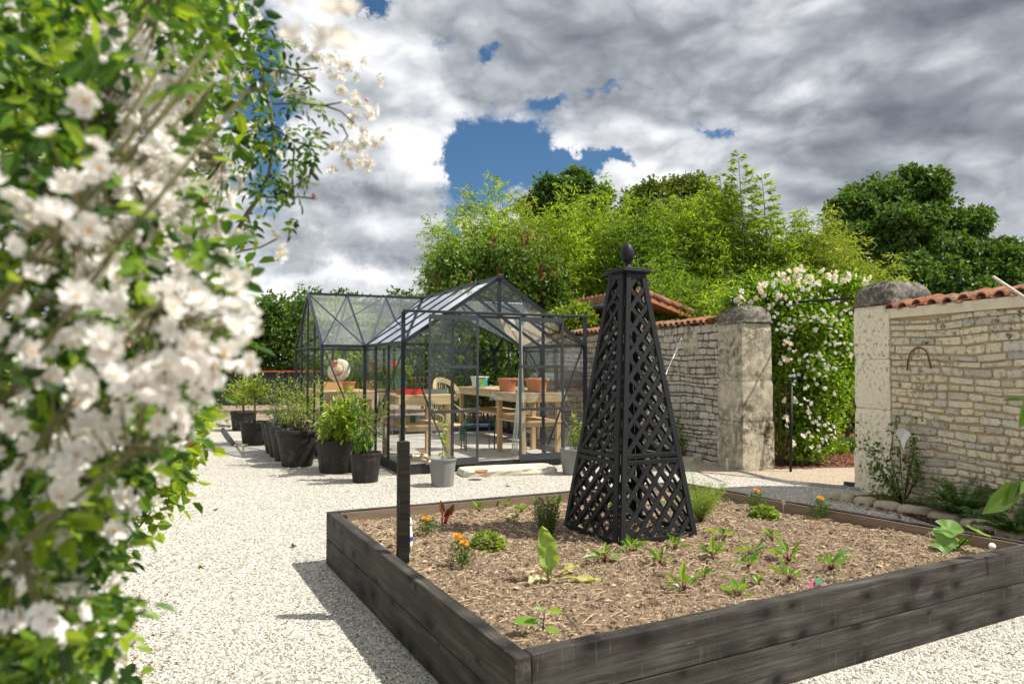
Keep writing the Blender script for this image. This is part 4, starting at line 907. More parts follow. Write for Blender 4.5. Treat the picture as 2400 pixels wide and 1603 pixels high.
# board corner and pots on the left
edging('black_edge_board', 'short dark edging board lying at the back left of the gravel path', [(522, 1008), (548, 1045)], .06, .06, M['slate'], cat='board')
edging('plank', 'pale plank lying on gravel in front of the little tree pot', [(549, 1046), (640, 1040)], .035, .05, M['pole'], cat='plank')
tpn = thing('tarp_heap', 'faded green tarpaulin draped over a low heap behind the black pots', 'tarpaulin', G(655, 1008)); V = []; n = 16; rr = random.Random(5)
for s_, z_ in ((1, 0), (.8, .10), (.5, .26), (.2, .40), (.02, .44)):
    for k in range(n): a = 2 * math.pi * k / n; V.append((math.cos(a) * .62 * s_ + rr.uniform(-.03, .03) + (1 - s_) * .22, math.sin(a) * .6 * s_ + rr.uniform(-.03, .03), z_ + rr.uniform(-.015, .015)))
MB().raw(V, [(j * n + k, j * n + (k + 1) % n, (j + 1) * n + (k + 1) % n, (j + 1) * n + k) for j in range(4) for k in range(n)]).build('sheet', M['tarp'], tpn)
for i, (pp, s_) in enumerate((((520, 1000), .16), ((536, 1001), .14), ((528, 992), .15))):
    c_ = G(*pp); mb = MB(); chips(mb, np.array([[0, 0, .07]]), np.array([s_]), (1, .8, .8), 0, np.random.RandomState(i)); 
    tag(mb.build('field_stone', M['stone_b'], None, c_), ['rough brown stone left of the rearmost pot', 'rough stone touching the rearmost pot', 'rough stone on top behind the pot row'][i], 'stone')
# dark fence at the back left
fe = thing('dark_panel_fence', 'low dark panel fence with red coping behind the brown ground', 'fence', Pt(300, 950, 27)); fx0 = Pt(250, 950, 26.5); fx1 = Pt(735, 950, 28.5); fe.location = (fx0.x, fx0.y, 0); d = Vector((fx1.x - fx0.x, fx1.y - fx0.y, 0)); fe.rotation_euler = (0, 0, math.atan2(d.y, d.x)); L_ = d.length
n = 8
for i in range(n): MB().box((L_ * (i + .5) / n, 0, .62), (L_ / n - .08, .03, 1.22)).build('panel', simple('dark_panel_%d' % i, (.018, .019, .024), .6, .2, 3, 30, .1), fe)
for i in range(n + 1): MB().box((L_ * i / n, 0, .64), (.07, .07, 1.27)).build('fence_post', M['slate'], fe)
MB().box((L_ / 2, 0, 1.30), (L_, .12, .06)).build('coping', simple('red_coping', (.42, .07, .04), .7, .15), fe)
# ================================================================== VEGETATION
LM = {}
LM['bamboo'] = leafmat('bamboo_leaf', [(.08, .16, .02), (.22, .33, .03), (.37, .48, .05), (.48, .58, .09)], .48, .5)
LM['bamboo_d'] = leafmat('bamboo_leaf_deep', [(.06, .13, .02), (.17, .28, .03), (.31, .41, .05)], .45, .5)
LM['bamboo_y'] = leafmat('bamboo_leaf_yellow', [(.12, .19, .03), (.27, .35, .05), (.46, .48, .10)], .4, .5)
LM['oak'] = leafmat('dark_oak_leaf', [(.03, .07, .016), (.07, .14, .025), (.12, .21, .035), (.16, .26, .05)], .3, .5)
LM['olive'] = leafmat('olive_green_leaf', [(.07, .10, .02), (.14, .19, .03), (.22, .26, .05)], .35, .5)
LM['lime'] = leafmat('fresh_green_leaf', [(.11, .18, .02), (.22, .32, .03), (.34, .42, .05)], .4, .45)
LM['mid'] = leafmat('mid_green_leaf', [(.04, .09, .015), (.09, .17, .025), (.15, .24, .035)], .35, .42)
LM['shrub'] = leafmat('shrub_leaf', [(.035, .09, .015), (.08, .17, .025), (.14, .24, .03), (.18, .28, .04), (.17, .20, .04)], .3, .42)
LM['rose'] = leafmat('rose_leaf', [(.02, .055, .010), (.04, .105, .015), (.08, .17, .02), (.13, .24, .025), (.28, .38, .03)], .42, .38)
LM['rose_y'] = leafmat('rose_leaf_young', [(.10, .18, .02), (.22, .32, .02), (.36, .44, .03)], .42, .4)
LM['pot_y'] = leafmat('yellowish_citrus_leaf', [(.10, .18, .025), (.22, .32, .03), (.42, .48, .06)], .35, .3)
LM['laurel'] = leafmat('glossy_laurel_leaf', [(.04, .10, .018), (.10, .19, .025), (.26, .34, .04)], .3, .25)
LM['beet'] = leafmat('beet_leaf', [(.05, .16, .03), (.14, .30, .03), (.28, .42, .03)], .35, .35)
LM['fir'] = leafmat('fir_needle', [(.05, .13, .03), (.10, .24, .04), (.18, .34, .06)], .25, .45)
LM['grey'] = leafmat('grey_green_leaf', [(.08, .15, .05), (.18, .27, .09), (.28, .36, .12)], .3, .5)
LM['petal'] = leafmat('white_petal', [(.88, .86, .82), (.92, .91, .89), (.91, .87, .84), (.92, .91, .88)], .30, .6, (1, .97, .92), spec=.2, ts=.95)
LM['petal_c'] = leafmat('cream_petal', [(.88, .78, .56), (.90, .86, .76), (.90, .82, .66)], .3, .6, (1, .93, .75), spec=.2)
LM['magenta'] = leafmat('magenta_petal', [(.42, .01, .09), (.55, .02, .14), (.48, .02, .05)], .25, .5, (1, .6, .8))
LM['orange'] = leafmat('marigold_petal', [(.88, .44, .01), (.92, .58, .03), (.86, .34, .01)], .15, .6, (1, .9, .4), ts=1)
M['stamen'] = simple('yellow_stamen', (.72, .42, .04), .7, .3, 40, 90, .2)
M['beet_stem'] = simple('beet_red_stem', (.22, .012, .04), .4, .3, 20, 60, 0)
M['chard_stem'] = simple('chard_red_stem', (.50, .015, .03), .35, .25, 20, 60, 0)
M['seedhead'] = leafmat('brown_seedhead', [(.12, .03, .015), (.2, .06, .02)], 0, .9)
M['bud'] = simple('pink_bud', (.62, .28, .22), .6, .2, 30, 60, 0)

def clump_leaves(mb, C, Rr, per, L, W, up=.35, droop=.2, r=None, flat=.0, mi=0, six=False):
    """leaf clumps: centres C (n,3), radii Rr (n,), per leaves each"""
    r = r or rs; n = len(C); idx = np.repeat(np.arange(n), per); m_ = len(idx)
    d = rdir(m_, r); rad = Rr[idx] * r.uniform(.25, 1.0, m_) ** .6
    P = C[idx] + d * rad[:, None] * np.array([1, 1, .8])
    D = unit(d * .7 + rdir(m_, r) * .8 + np.array([0, 0, -droop])); N = unit(d * .5 + rdir(m_, r) * .6 + np.array([0, 0, up]))
    leafset(mb, P, D, N, L * r.uniform(.7, 1.25, m_), W * r.uniform(.75, 1.2, m_), six, mi=mi)
def crown_tree(name, label, base, lobes, nclump, per, L, W, leafm, trunk_h, trunk_r, cat='tree', group=None, seed=1, clr=(.35, .65), lower=.4, bark=None):
    """base world, lobes [(dx,dy,z,rx,ry,rz)]"""
    r = np.random.RandomState(seed); root = thing(name, label, cat, base, 0, group)
    vol = np.array([l[3] * l[4] + l[3] * l[5] + l[4] * l[5] for l in lobes]); pr = vol / vol.sum(); Cs = []
    big_l = list(lobes); lobes = [(l[0], l[1], l[2], l[3] * .96, l[4] * .96, l[5] * .96) for l in big_l]
    for l in big_l:
        for _ in range(3 if trunk_r and trunk_r > .15 else 0):
            dd = rdir(1, r)[0]; dd[2] = abs(dd[2]) * .9; q_ = r.uniform(.2, .36); lobes.append((l[0] + dd[0] * l[3], l[1] + dd[1] * l[4], l[2] + dd[2] * l[5], l[3] * q_, l[4] * q_, l[5] * q_))
    vol = np.array([l[3] * l[4] + l[3] * l[5] + l[4] * l[5] for l in lobes]); pr = vol / vol.sum()
    for l, p in zip(lobes, pr):
        k = max(4, int(nclump * p)); d = rdir(k, r); d[:, 2] = np.where(d[:, 2] < -lower, -d[:, 2] * .6, d[:, 2])
        q = np.array(l[:3]) + d * np.array(l[3:]) * r.uniform(.62, 1.02, k)[:, None]; Cs.append(q)
    C = np.concatenate(Cs); Rr = r.uniform(*clr, len(C)); mb = MB(); clump_leaves(mb, C, Rr, per, L, W, r=r)
    mb.build('crown', leafm, root)
    if trunk_r:
        mb = MB(); top = Vector((float(np.mean([l[0] for l in lobes])), float(np.mean([l[1] for l in lobes])), trunk_h))
        mb.tube([(0, 0, -.1), top * .4 + Vector((.1, 0, 0)), top], [trunk_r * 1.3, trunk_r, trunk_r * .8], 8)
        for q in C[:: max(1, len(C) // 34)]:
            qv = Vector(q); st_ = Vector((top.x, top.y, min(top.z, qv.z * .6))); mid = st_.lerp(qv, .5) + Vector((r.uniform(-.2, .2), r.uniform(-.2, .2), -.1 * (qv - st_).length)); mb.tube([st_, mid, qv], [trunk_r * .4, trunk_r * .22, trunk_r * .06], 5)
        mb.build('trunk', bark or M['bark'], root)
    return root

# ---- big dark oak at the right
def lobes_px(base, items, Y0):       # (px,py,rpx,dY,depthfactor)
    out = []
    for px, py, rx, ry, dY in items:
        Y = Y0 + dY; p = Pt(px, py, Y); s = Y / FPX; out.append((p.x - base.x, p.y - base.y, p.z, rx * s, (rx + ry) * .5 * s, ry * s))
    return out
ob_ = G(2160, 900); Yo = 30; bo = Vector((Pt(2160, 855, Yo).x, Yo, 0))
items = [(2060, 430, 62, 42, 0), (2130, 420, 70, 50, .5), (2010, 470, 60, 50, -.5), (2180, 470, 60, 50, 1), (2100, 520, 100, 70, -1.5), (1985, 540, 50, 60, -1), (2260, 500, 55, 45, 1), (2220, 560, 70, 50, 0), (2150, 610, 110, 60, -2), (2290, 610, 70, 45, 0),
         (2350, 640, 60, 50, -1), (2250, 670, 110, 50, -2), (2410, 690, 60, 60, 0), (2345, 575, 60, 40, 0), (2400, 620, 60, 45, 0), (2460, 660, 60, 60, 0), (1960, 600, 60, 70, -1), (2100, 680, 90, 60, -2), (2020, 640, 60, 60, -1), (2340, 720, 110, 50, -2.5), (2180, 740, 130, 60, -2.5), (2060, 760, 110, 60, -2)]
crown_tree('oak_tree', 'big dark green oak rising behind the bright pillar at the right', bo, lobes_px(bo, [(a, b + 38, c, d, e) for a, b, c, d, e in items], Yo), 900, 110, .21, .14, LM['oak'], 5.0, .35, seed=3, clr=(.28, .62))
bo2 = Vector((Pt(1330, 855, 29).x, 29, 0)); items = [(1335, 425, 62, 32, 0), (1290, 440, 45, 34, 0), (1380, 440, 36, 34, 0), (1352, 405, 20, 24, 0), (1330, 500, 90, 60, 0), (1250, 470, 34, 26, 0), (1330, 600, 80, 80, 0)]
crown_tree('oak_tree', 'dark oak top showing behind the bamboo above the obelisk', bo2, lobes_px(bo2, [(a, b + 26, c, d, e) for a, b, c, d, e in items], 29), 240, 100, .20, .13, LM['oak'], 5.5, .3, seed=5, clr=(.3, .6))
bo3 = Vector((Pt(1580, 855, 27).x, 27, 0)); items = [(1545, 470, 60, 36, 0), (1610, 462, 56, 34, 0), (1580, 530, 110, 60, 0), (1510, 500, 40, 40, 0), (1660, 500, 50, 40, 0), (1580, 600, 120, 70, 0), (1640, 580, 70, 60, 0)]
crown_tree('broadleaf_tree', 'olive green broadleaf tree between the bamboo clumps right of the obelisk', bo3, lobes_px(bo3, items, 27), 260, 90, .18, .12, LM['olive'], 5.0, .2, seed=6, clr=(.3, .6))

# ---- bamboo clumps
def bamboo(label, px, top_py, Y, wpx, mat_, n_c, seed, name='bamboo_clump', lean=.16, low=.12, leafL=.165):
    r = np.random.RandomState(seed); rr = random.Random(seed); s = Y / FPX; c = Pt(px, 855, Y); H = Pt(px, top_py, Y).z; Wd = wpx * s / 2
    root = thing(name, label, 'bamboo', (c.x, c.y, 0), 0, 'bamboo behind the garden wall'); mbc = MB(); P = []; D = []; BL = []
    for i in range(n_c):
        a = rr.uniform(0, 2 * math.pi); q = math.sqrt(rr.random()); x0, y0 = math.cos(a) * q * Wd * .65, math.sin(a) * q * min(Wd, 1.2) * .8
        h = H * rr.uniform(.80, 1.05) * (1.0 - .08 * q) if i else H
        lx, ly = (x0 / max(Wd, .1)) * lean * h * rr.uniform(.4, 1.2) + rr.uniform(-.2, .2), rr.uniform(-.10, .04) * h
        pts = []
        for k in range(9):
            t = k / 8; pts.append(Vector((x0 + lx * t ** 2.2, y0 + ly * t ** 2.2, h * (t - .05 * t ** 3 * (lx * lx) ** .5))))
        mbc.tube(pts, [.022 * (1 - .85 * k / 8) for k in range(9)], 5)
        nn = int(h * 5.5)
        for j in range(nn):
            t = low + (1 - low) * (j + rr.random()) / nn; f = t * 8; k = min(int(f), 7); p = pts[k].lerp(pts[k + 1], f - k)
            for _ in range(4):
                an = rr.uniform(0, 2 * math.pi); bl = (.85 if t < .75 else .75 * (1.12 - t) / .37) * rr.uniform(.5, 1.15) * (Y / 20) ** .5
                dv = Vector((math.cos(an), math.sin(an), rr.uniform(.15, .9))).normalized()
                nl = max(3, int(bl * 22))
                for m_ in range(nl):
                    u = (m_ + rr.random()) / nl; P.append(p + dv * (bl * u) + Vector((rr.uniform(-.07, .07), rr.uniform(-.07, .07), -.28 * bl * u * u + rr.uniform(-.05, .05)))); D.append(dv + Vector((rr.uniform(-.9, .9), rr.uniform(-.9, .9), rr.uniform(-1.3, .1))))
    P = np.array([tuple(p) for p in P]); D = np.array([tuple(p) for p in D]); N = unit(r.normal(size=P.shape) + (0, -.2, .8)); mb = MB(); leafset(mb, P, D, N, leafL * r.uniform(.7, 1.3, len(P)), .034 * r.uniform(.8, 1.3, len(P)), fold=.1)
    k = int(34 * Wd * H / 2); q = r.rand(k) ** .7; a = r.uniform(0, 6.28, k); C = np.column_stack([np.cos(a) * Wd * 1.0 * r.uniform(.2, 1, k), np.sin(a) * min(Wd, 1.3) * r.uniform(.2, 1, k), H * (.05 + .72 * q)]); idx = np.repeat(np.arange(k), 90)
    Pc = C[idx] + r.normal(size=(len(idx), 3)) * (.22, .22, .30); Dc = unit(Pc - C[idx]) * .8 + (0, 0, -.6) + rdir(len(idx), r) * .6; leafset(mb, Pc, Dc, unit(r.normal(size=Pc.shape) + (0, -.2, .8)), leafL * r.uniform(.7, 1.3, len(Pc)), .036, fold=.1)
    mb.build('foliage', mat_, root); mbc.build('culms', M['cane'], root); return root
bl = [('leftmost arching bamboo clump with drooping tips against blue sky', 1075, 490, 20, 150, 'bamboo', 11), ('tall pale bamboo clump with feathery top left of the dark oak', 1165, 400, 21, 130, 'bamboo', 13),
      ('bright yellow green bamboo clump just right of the feathery one', 1245, 440, 19.5, 130, 'bamboo_y', 12), ('bamboo clump in front of the dark oak top', 1330, 440, 20, 130, 'bamboo', 12),
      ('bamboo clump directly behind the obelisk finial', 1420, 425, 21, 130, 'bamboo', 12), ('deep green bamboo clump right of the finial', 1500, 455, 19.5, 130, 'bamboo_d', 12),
      ('bamboo clump behind the orange shed roof', 1590, 448, 20.5, 140, 'bamboo', 12), ('dense bamboo clump left of the tall conifer shaped shoot', 1665, 440, 20, 130, 'bamboo', 12),
      ('bamboo clump under the tall conifer shaped shoot', 1745, 440, 20.5, 130, 'bamboo_d', 12), ('bamboo clump above the climbing rose', 1830, 480, 20, 130, 'bamboo', 12),
      ('yellow tinted bamboo clump above the gateway', 1930, 480, 20, 130, 'bamboo_y', 12), ('low bamboo clump in front of the big oak', 2020, 550, 19, 150, 'bamboo_y', 12), ('last low bamboo clump behind the bright pillar cap', 2110, 645, 18, 120, 'bamboo', 8),
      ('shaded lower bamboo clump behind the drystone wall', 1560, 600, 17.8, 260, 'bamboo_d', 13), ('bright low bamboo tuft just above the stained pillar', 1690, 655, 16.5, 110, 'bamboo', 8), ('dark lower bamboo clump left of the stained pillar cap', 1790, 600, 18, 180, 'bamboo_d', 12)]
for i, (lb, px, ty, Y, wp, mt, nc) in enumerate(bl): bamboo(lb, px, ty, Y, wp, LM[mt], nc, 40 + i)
def shoot(label, px, top, bot, Y, maxw, seed):
    rr = random.Random(seed); r = np.random.RandomState(seed); a = Pt(px, 855, Y); H = Pt(px, top, Y).z; zb = Pt(px, bot, Y).z; s = Y / FPX
    root = thing('bamboo_shoot', label, 'bamboo', (a.x, a.y, 0), 0, 'bamboo shoots above the grove'); mbc = MB(); mbc.tube([(0, 0, 0), (0, 0, zb), (-.05, 0, (zb + H) / 2), (-.12, 0, H)], [.03, .022, .014, .004], 5); P = []; D = []
    n = int((H - zb) * 9)
    for j in range(n):
        t = j / n; z = zb + (H - zb) * t; wl = maxw * s * (1 - t) ** .8 * rr.uniform(.6, 1.05) + .08; sg = 1 if j % 2 else -1; dv = Vector((sg * 1, rr.uniform(-.6, .6), .45)).normalized(); mbc.tube([(-.1 * t, 0, z), Vector((-.1 * t, 0, z)) + dv * wl], [.006, .002], 3)
        for m_ in range(int(wl * 70) + 8): u = rr.uniform(.15, 1); P.append(Vector((-.1 * t, 0, z)) + dv * wl * u + Vector((rr.uniform(-.05, .05), rr.uniform(-.05, .05), -.12 * wl * u * u + rr.uniform(-.05, .05)))); D.append(dv + Vector((rr.uniform(-.5, .5), rr.uniform(-.5, .5), rr.uniform(-.9, .4))))
    P = np.array([tuple(p) for p in P]); D = np.array([tuple(p) for p in D]); N = unit(r.normal(size=P.shape) + (0, -.3, .8)); mb = MB(); leafset(mb, P, D, N, .15 * r.uniform(.7, 1.3, len(P)), .045, fold=.1); mb.build('foliage', LM['bamboo'], root); mbc.build('culms', M['cane'], root)
shoot('tallest feathery conifer shaped shoot standing above the grove', 1745, 353, 560, 19.5, 62, 1)
shoot('second tall shoot right of the tallest one with arching tip', 1800, 405, 560, 19.7, 48, 2)
shoot('slim feathery shoot, middle one of three left of the tallest', 1700, 402, 520, 19.8, 20, 3)
shoot('shortest slim shoot leftmost of three beside the tallest', 1668, 412, 520, 20, 14, 4)
shoot('slim shoot next to the tallest one on its left', 1722, 425, 520, 19.6, 16, 5)
# ---- red seedhead shrub behind greenhouse and other hedges
def mass(name, label, Y0, items, ncl, per, L, W, leafm, seed, cat='shrub', clr=(.2, .4), trunk=.05, th=1.2, group=None, heads=0):
    cx = sum(i[0] for i in items) / len(items); b = Vector((Pt(cx, 855, Y0).x, Y0, 0)); t = crown_tree(name, label, b, lobes_px(b, items, Y0), ncl, per, L, W, leafm, th, trunk, cat, group, seed, clr, .9)
    if heads:
        r = np.random.RandomState(seed + 5); lo = lobes_px(b, items, Y0); mb = MB()
        for k in range(heads):
            l = lo[r.randint(len(lo))]; d = rdir(1, r)[0]; d[2] = abs(d[2]); d[1] = -abs(d[1]); p = np.array(l[:3]) + d * np.array(l[3:]) * 1.05; mb = MB(); mb.tube([(0, 0, -.15), (0, 0, .2)], .012, 4); zz = np.linspace(-.1, .22, 22)[:, None]
            chips(mb, np.array([0, 0, 1]) * zz + r.normal(size=(22, 3)) * .012, .028, (1, 1, 1), 0, r); mb.build('seedhead', M['seedhead'], t, tuple(p), rot=(r.uniform(-.3, .3), r.uniform(-.3, .3), 0))
    return t
mass('lilac_shrub', 'green shrub with rusty red seedheads behind the greenhouse roof', 17.5, [(1060, 650, 55, 60, 0), (1120, 620, 60, 55, .5), (1200, 610, 60, 50, 0), (1260, 660, 70, 60, 0), (1140, 700, 110, 60, 0), (1300, 720, 60, 50, .5), (1030, 720, 40, 50, 0), (1150, 820, 160, 70, 0), (1290, 830, 90, 70, 1)], 330, 60, .13, .075, LM['shrub'], 21, clr=(.2, .42), heads=22, th=2)
mass('hazel_hedge', 'dense dark green hedge behind the black fence at the left', 30, [(600, 760, 60, 50, 0), (560, 790, 70, 60, 0), (650, 740, 40, 40, 0), (690, 790, 70, 60, 0), (470, 790, 90, 70, 1), (620, 830, 110, 60, 0), (730, 730, 50, 50, 3), (380, 800, 120, 90, 2)], 420, 60, .22, .13, LM['mid'], 22, 'hedge', (.35, .7), .12, 2)
mass('leafy_shrub', 'bright green shrubs showing through the glass of the left wing', 19, [(800, 770, 60, 60, 0), (870, 800, 60, 60, 0), (760, 820, 50, 70, -.5), (930, 810, 60, 60, 0), (850, 860, 120, 60, -.5)], 230, 60, .12, .07, LM['lime'], 23, 'shrub', (.2, .4))
mass('leafy_shrub', 'taller shrubs whose tips show just above the left wing ridge', 24, [(800, 720, 50, 26, 0), (730, 730, 40, 34, 0), (880, 740, 60, 34, 0), (950, 720, 50, 30, 0), (990, 740, 50, 50, 0), (850, 790, 130, 60, 0), (1000, 820, 90, 90, 0)], 260, 60, .17, .1, LM['mid'], 24, 'shrub', (.25, .5))
mass('leafy_shrub', 'yellow green shrub squeezed between greenhouse and drystone wall', 16.2, [(1350, 745, 34, 26, 0), (1315, 760, 30, 26, 0), (1370, 770, 34, 22, 0), (1330, 800, 45, 30, 0)], 110, 60, .10, .06, LM['lime'], 25, 'shrub', (.14, .28))
mass('leafy_shrub', 'dark shrub growing behind the rear glass of the greenhouse', 17.0, [(1040, 880, 70, 80, 0), (1160, 900, 80, 70, 0), (1250, 900, 60, 60, .4), (960, 880, 50, 70, 0)], 200, 50, .11, .06, LM['mid'], 26, 'shrub', (.2, .4))
mass('leafy_shrub', 'low weedy bush at the back left edge of the brown ground', 19.8, [(455, 955, 40, 18, 0), (495, 965, 30, 14, 0), (425, 955, 30, 20, 0)], 60, 50, .11, .02, LM['lime'], 27, 'weeds', (.12, .24), 0)

# ---- climbing rose on the gate arch
def rose_flower(mb, P, N, size, r, layers=((7, 1.0, .25), (6, .72, .6), (4, .45, 1.1)), petal_mi=0, cen_mi=1, hi=False):
    """adds len(P) flowers at P with facing N"""
    n = len(P); N = unit(N); A = unit(np.cross(N, rdir(n, r))); B = np.cross(N, A); size = np.broadcast_to(size, (n,)) * .5
    for cnt, rad, lift in layers:
        for k in range(cnt):
            a = 2 * math.pi * (k + r.uniform(-.2, .2, n)) / cnt + rad * 3; el = lift * r.uniform(.7, 1.3, n) + r.uniform(-.15, .15, n)
            H = A * np.cos(a)[:, None] + B * np.sin(a)[:, None]; S = -A * np.sin(a)[:, None] + B * np.cos(a)[:, None]
            D = H * np.cos(el)[:, None] + N * np.sin(el)[:, None]; U = N * np.cos(el)[:, None] - H * np.sin(el)[:, None]
            L = (size * rad)[:, None]; w_ = L * (2.4 / cnt * (1.25 if cnt > 5 else 1.0)) * .62
            b = P + D * L * .06; m1 = P + D * L * .6 + S * w_ - U * L * .06; m2 = P + D * L * .6 - S * w_ - U * L * .06; mc = P + D * L * .62 + U * L * -.16
            t1 = P + D * L * .97 + S * w_ * .55 + U * L * r.uniform(.0, .2, (n, 1)); t2 = P + D * L * .97 - S * w_ * .55 + U * L * r.uniform(.0, .2, (n, 1)); tc_ = P + D * L * .93 + U * L * .02
            mb.arr(np.stack([b, m1, t1, tc_, t2, m2, mc], 1), [(0, 1, 6), (6, 5, 0)], petal_mi, True); mb.arr(np.stack([b, m1, t1, tc_, t2, m2, mc], 1), [(1, 2, 3, 6), (6, 3, 4, 5)], petal_mi, True)
    if cen_mi is not None:
        for k in range(3): chips(mb, P + N * (size * .12)[:, None] + rdir(n, r) * (size * .08)[:, None], size * .13, (1, 1, 1), cen_mi, r)
def compound(mb, P, D, L, r, nl=5, mi=0, six=True, W=.55):
    """pinnate leaves: P base, D direction, L total length"""
    n = len(P); D = unit(D); N = unit(r.normal(size=(n, 3)) * .6 + (0, 0, 1)); S = unit(np.cross(D, N)); N = np.cross(S, D); L = np.broadcast_to(L, (n,))[:, None]
    for f, sg in ((.35, 1), (.35, -1), (.68, 1), (.68, -1), (.95, 0)):
        b = P + D * L * f - N * L * .12 * f * f; d = D * (.45 if sg else 1) + S * sg + N * r.uniform(-.25, .15, (n, 1)); ll = L[:, 0] * (.42 if f < .5 else .5) * r.uniform(.8, 1.1, n); leafset(mb, b, d, N + rdir(n, r) * .25, ll, ll * W, six, mi=mi)
gr = Vector((Pt(1860, 855, 11.2).x, 11.2, 0)); root = thing('climbing_rose', 'cream flowered climbing rose covering the arch in the gateway', 'climbing rose', gr)
items = [(1730, 705, 46, 26, -.25), (1770, 672, 40, 26, -.1), (1990, 668, 46, 26, .2), (1975, 870, 40, 60, .5), (1740, 712, 34, 22, -.1), (1775, 690, 36, 24, 0), (1835, 780, 40, 50, .1), (1835, 860, 38, 60, .1), (1840, 950, 36, 60, .2), (1865, 1040, 50, 56, .1), (1925, 1000, 46, 60, .1), (1950, 930, 40, 50, .2), (1960, 830, 50, 60, .4), (1780, 715, 40, 28, 0), (1840, 690, 55, 34, 0), (1900, 675, 60, 34, .2), (1960, 680, 50, 34, .3), (1990, 690, 50, 22, .6), (1850, 750, 62, 50, 0), (1920, 750, 60, 50, 0), (1965, 790, 45, 60, .3), (1850, 820, 50, 60, .3), (1905, 850, 55, 60, 0), (1940, 880, 40, 50, 0), (1870, 920, 50, 60, .2), (1915, 960, 42, 50, 0), (1850, 1000, 34, 60, .3), (1900, 1030, 40, 45, 0), (1750, 700, 30, 16, .3)]
lo = lobes_px(gr, items, 11.2); r = np.random.RandomState(77); mb = MB(); C = []
for l in lo:
    k = int(150 * (l[3] * l[5]) ** .5 / .35) ; d = rdir(k, r); C.append(np.array(l[:3]) + d * np.array([l[3], min(l[4], .35), l[5]]) * r.uniform(.3, 1.0, k)[:, None])
C = np.concatenate(C); idx = np.repeat(np.arange(len(C)), 7); P = C[idx] + r.normal(size=(len(idx), 3)) * .07; leafset(mb, P, rdir(len(P), r) + (0, -.2, -.3), r.normal(size=P.shape) + (0, -.4, .9), .075, .045); mb.build('foliage', leafmat('climber_leaf', [(.06, .13, .015), (.13, .25, .02), (.26, .40, .03), (.40, .52, .06)], .42, .4), root)
mb = MB()
for k in range(5):
    x = (1815 + k * 9); mb.tube([Pt(x, 1100, 11.1) - gr - Vector((0, 0, .0)), Pt(x + 6 * (k % 3), 980, 11.1) - gr, Pt(x + 4 * k - 10, 800, 11.2) - gr], [.016, .012, .008], 5)
mb.build('stems', M['bark'], root)
fcl = [(1725, 712), (1745, 695), (1760, 705), (1780, 672), (1820, 655), (1850, 640), (1880, 638), (1840, 810), (1830, 850), (1850, 930), (1855, 990), (1870, 1030), (1735, 702), (1790, 690), (1800, 675), (1840, 665), (1870, 655), (1900, 645), (1930, 642), (1950, 650), (1880, 668), (1905, 672), (1962, 645), (1990, 650), (2030, 660), (1830, 695), (1860, 700), (1845, 720), (1815, 730), (1905, 700), (1960, 690), (1975, 720), (1985, 740), (1960, 760), (1930, 720), (1880, 740), (1850, 775), (1845, 800), (1920, 740), (1945, 790), (1955, 815), (1980, 800), (1900, 780), (1865, 760), (1895, 835),
       (1860, 855), (1925, 835), (1950, 870), (1895, 860), (1860, 890), (1885, 905), (1945, 920), (1900, 890), (1930, 865), (1885, 960), (1910, 980), (1925, 1000), (1945, 1005), (1950, 1020), (1935, 1040), (1915, 1050), (1890, 1010), (1890, 945), (1850, 830), (1990, 830), (1940, 750), (1905, 755), (1955, 700), (1920, 660), (1815, 705), (1880, 690), (1835, 770)]
k_ = 0; proto = None; FP = []
for (fx, fy) in fcl:
    for j in range(r.randint(3, 6)):
        p = Pt(fx + r.uniform(-15, 15), fy + r.uniform(-13, 13), 10.72 + r.uniform(-.05, .1)) - gr; FP.append(p)
protos = []
for v in range(4):
    mb = MB(); rose_flower(mb, np.zeros((1, 3)), np.array([[0, 0, 1.]]), .10, r); protos.append(mb.build('flower', [LM['petal_c'] if v % 2 else LM['petal'], M['stamen']], root))
for i, p in enumerate(FP[:100]):
    o = protos[i] if i < 4 else protos[i % 4].copy()
    if i >= 4: col.objects.link(o)
    o.parent = root; o.location = p; o.scale = [r.uniform(.75, 1.2)] * 3; o.rotation_euler = Vector((r.uniform(-.6, .6) + (.5 if i % 2 else 0), r.uniform(-1.3, -.5), r.uniform(-.4, .7))).to_track_quat('Z', 'Y').to_euler()
mb = MB(); Q = np.array([tuple(p) for p in FP[100:]]); 
if len(Q): rose_flower(mb, Q, unit(r.normal(size=Q.shape) * .6 + (0, -1, .5)), .065, r); o = mb.build('small_flowers', [LM['petal'], M['stamen']], root); o['kind'] = 'stuff'
# low plants beyond the gate
mass('low_shrub', 'light green low shrub on the mulch just beyond the gate', 12.6, [(1940, 1055, 34, 34, 0), (1900, 1070, 34, 28, -.3), (1860, 1075, 28, 24, -.3)], 90, 50, .06, .03, LM['lime'], 31, 'shrub', (.08, .16), .01, .4)
mass('low_shrub', 'bushy green shrub beside the bright pillar beyond the gate', 12.8, [(1990, 1055, 30, 26, 0), (2010, 1075, 24, 20, 0)], 60, 50, .06, .03, LM['mid'], 32, 'shrub', (.08, .16), .01, .4)
cp = Pt(1980, 855, 14.5); t = crown_tree('cloud_pruned_pine', 'cloud pruned pine with tiered foliage pads seen through the gate', (cp.x, 14.5, 0), [(0, 0, 1.55, .24, .24, .09), (-.1, 0, 1.3, .3, .26, .08), (.16, 0, 1.12, .3, .26, .08), (-.22, 0, .95, .3, .26, .08), (.1, 0, .75, .36, .3, .09), (-.3, .0, .66, .25, .2, .08), (.3, 0, .98, .22, .2, .08)], 150, 60, .09, .012, LM['lime'], 1.5, .04, 'pine', None, 33, (.06, .12))
mass('dark_hedge', 'dark hedge closing the view through the gateway', 17, [(1850, 960, 120, 90, 0), (1980, 950, 90, 90, 0), (1760, 960, 60, 90, 0)], 200, 50, .14, .08, LM['oak'], 34, 'hedge', (.25, .45))

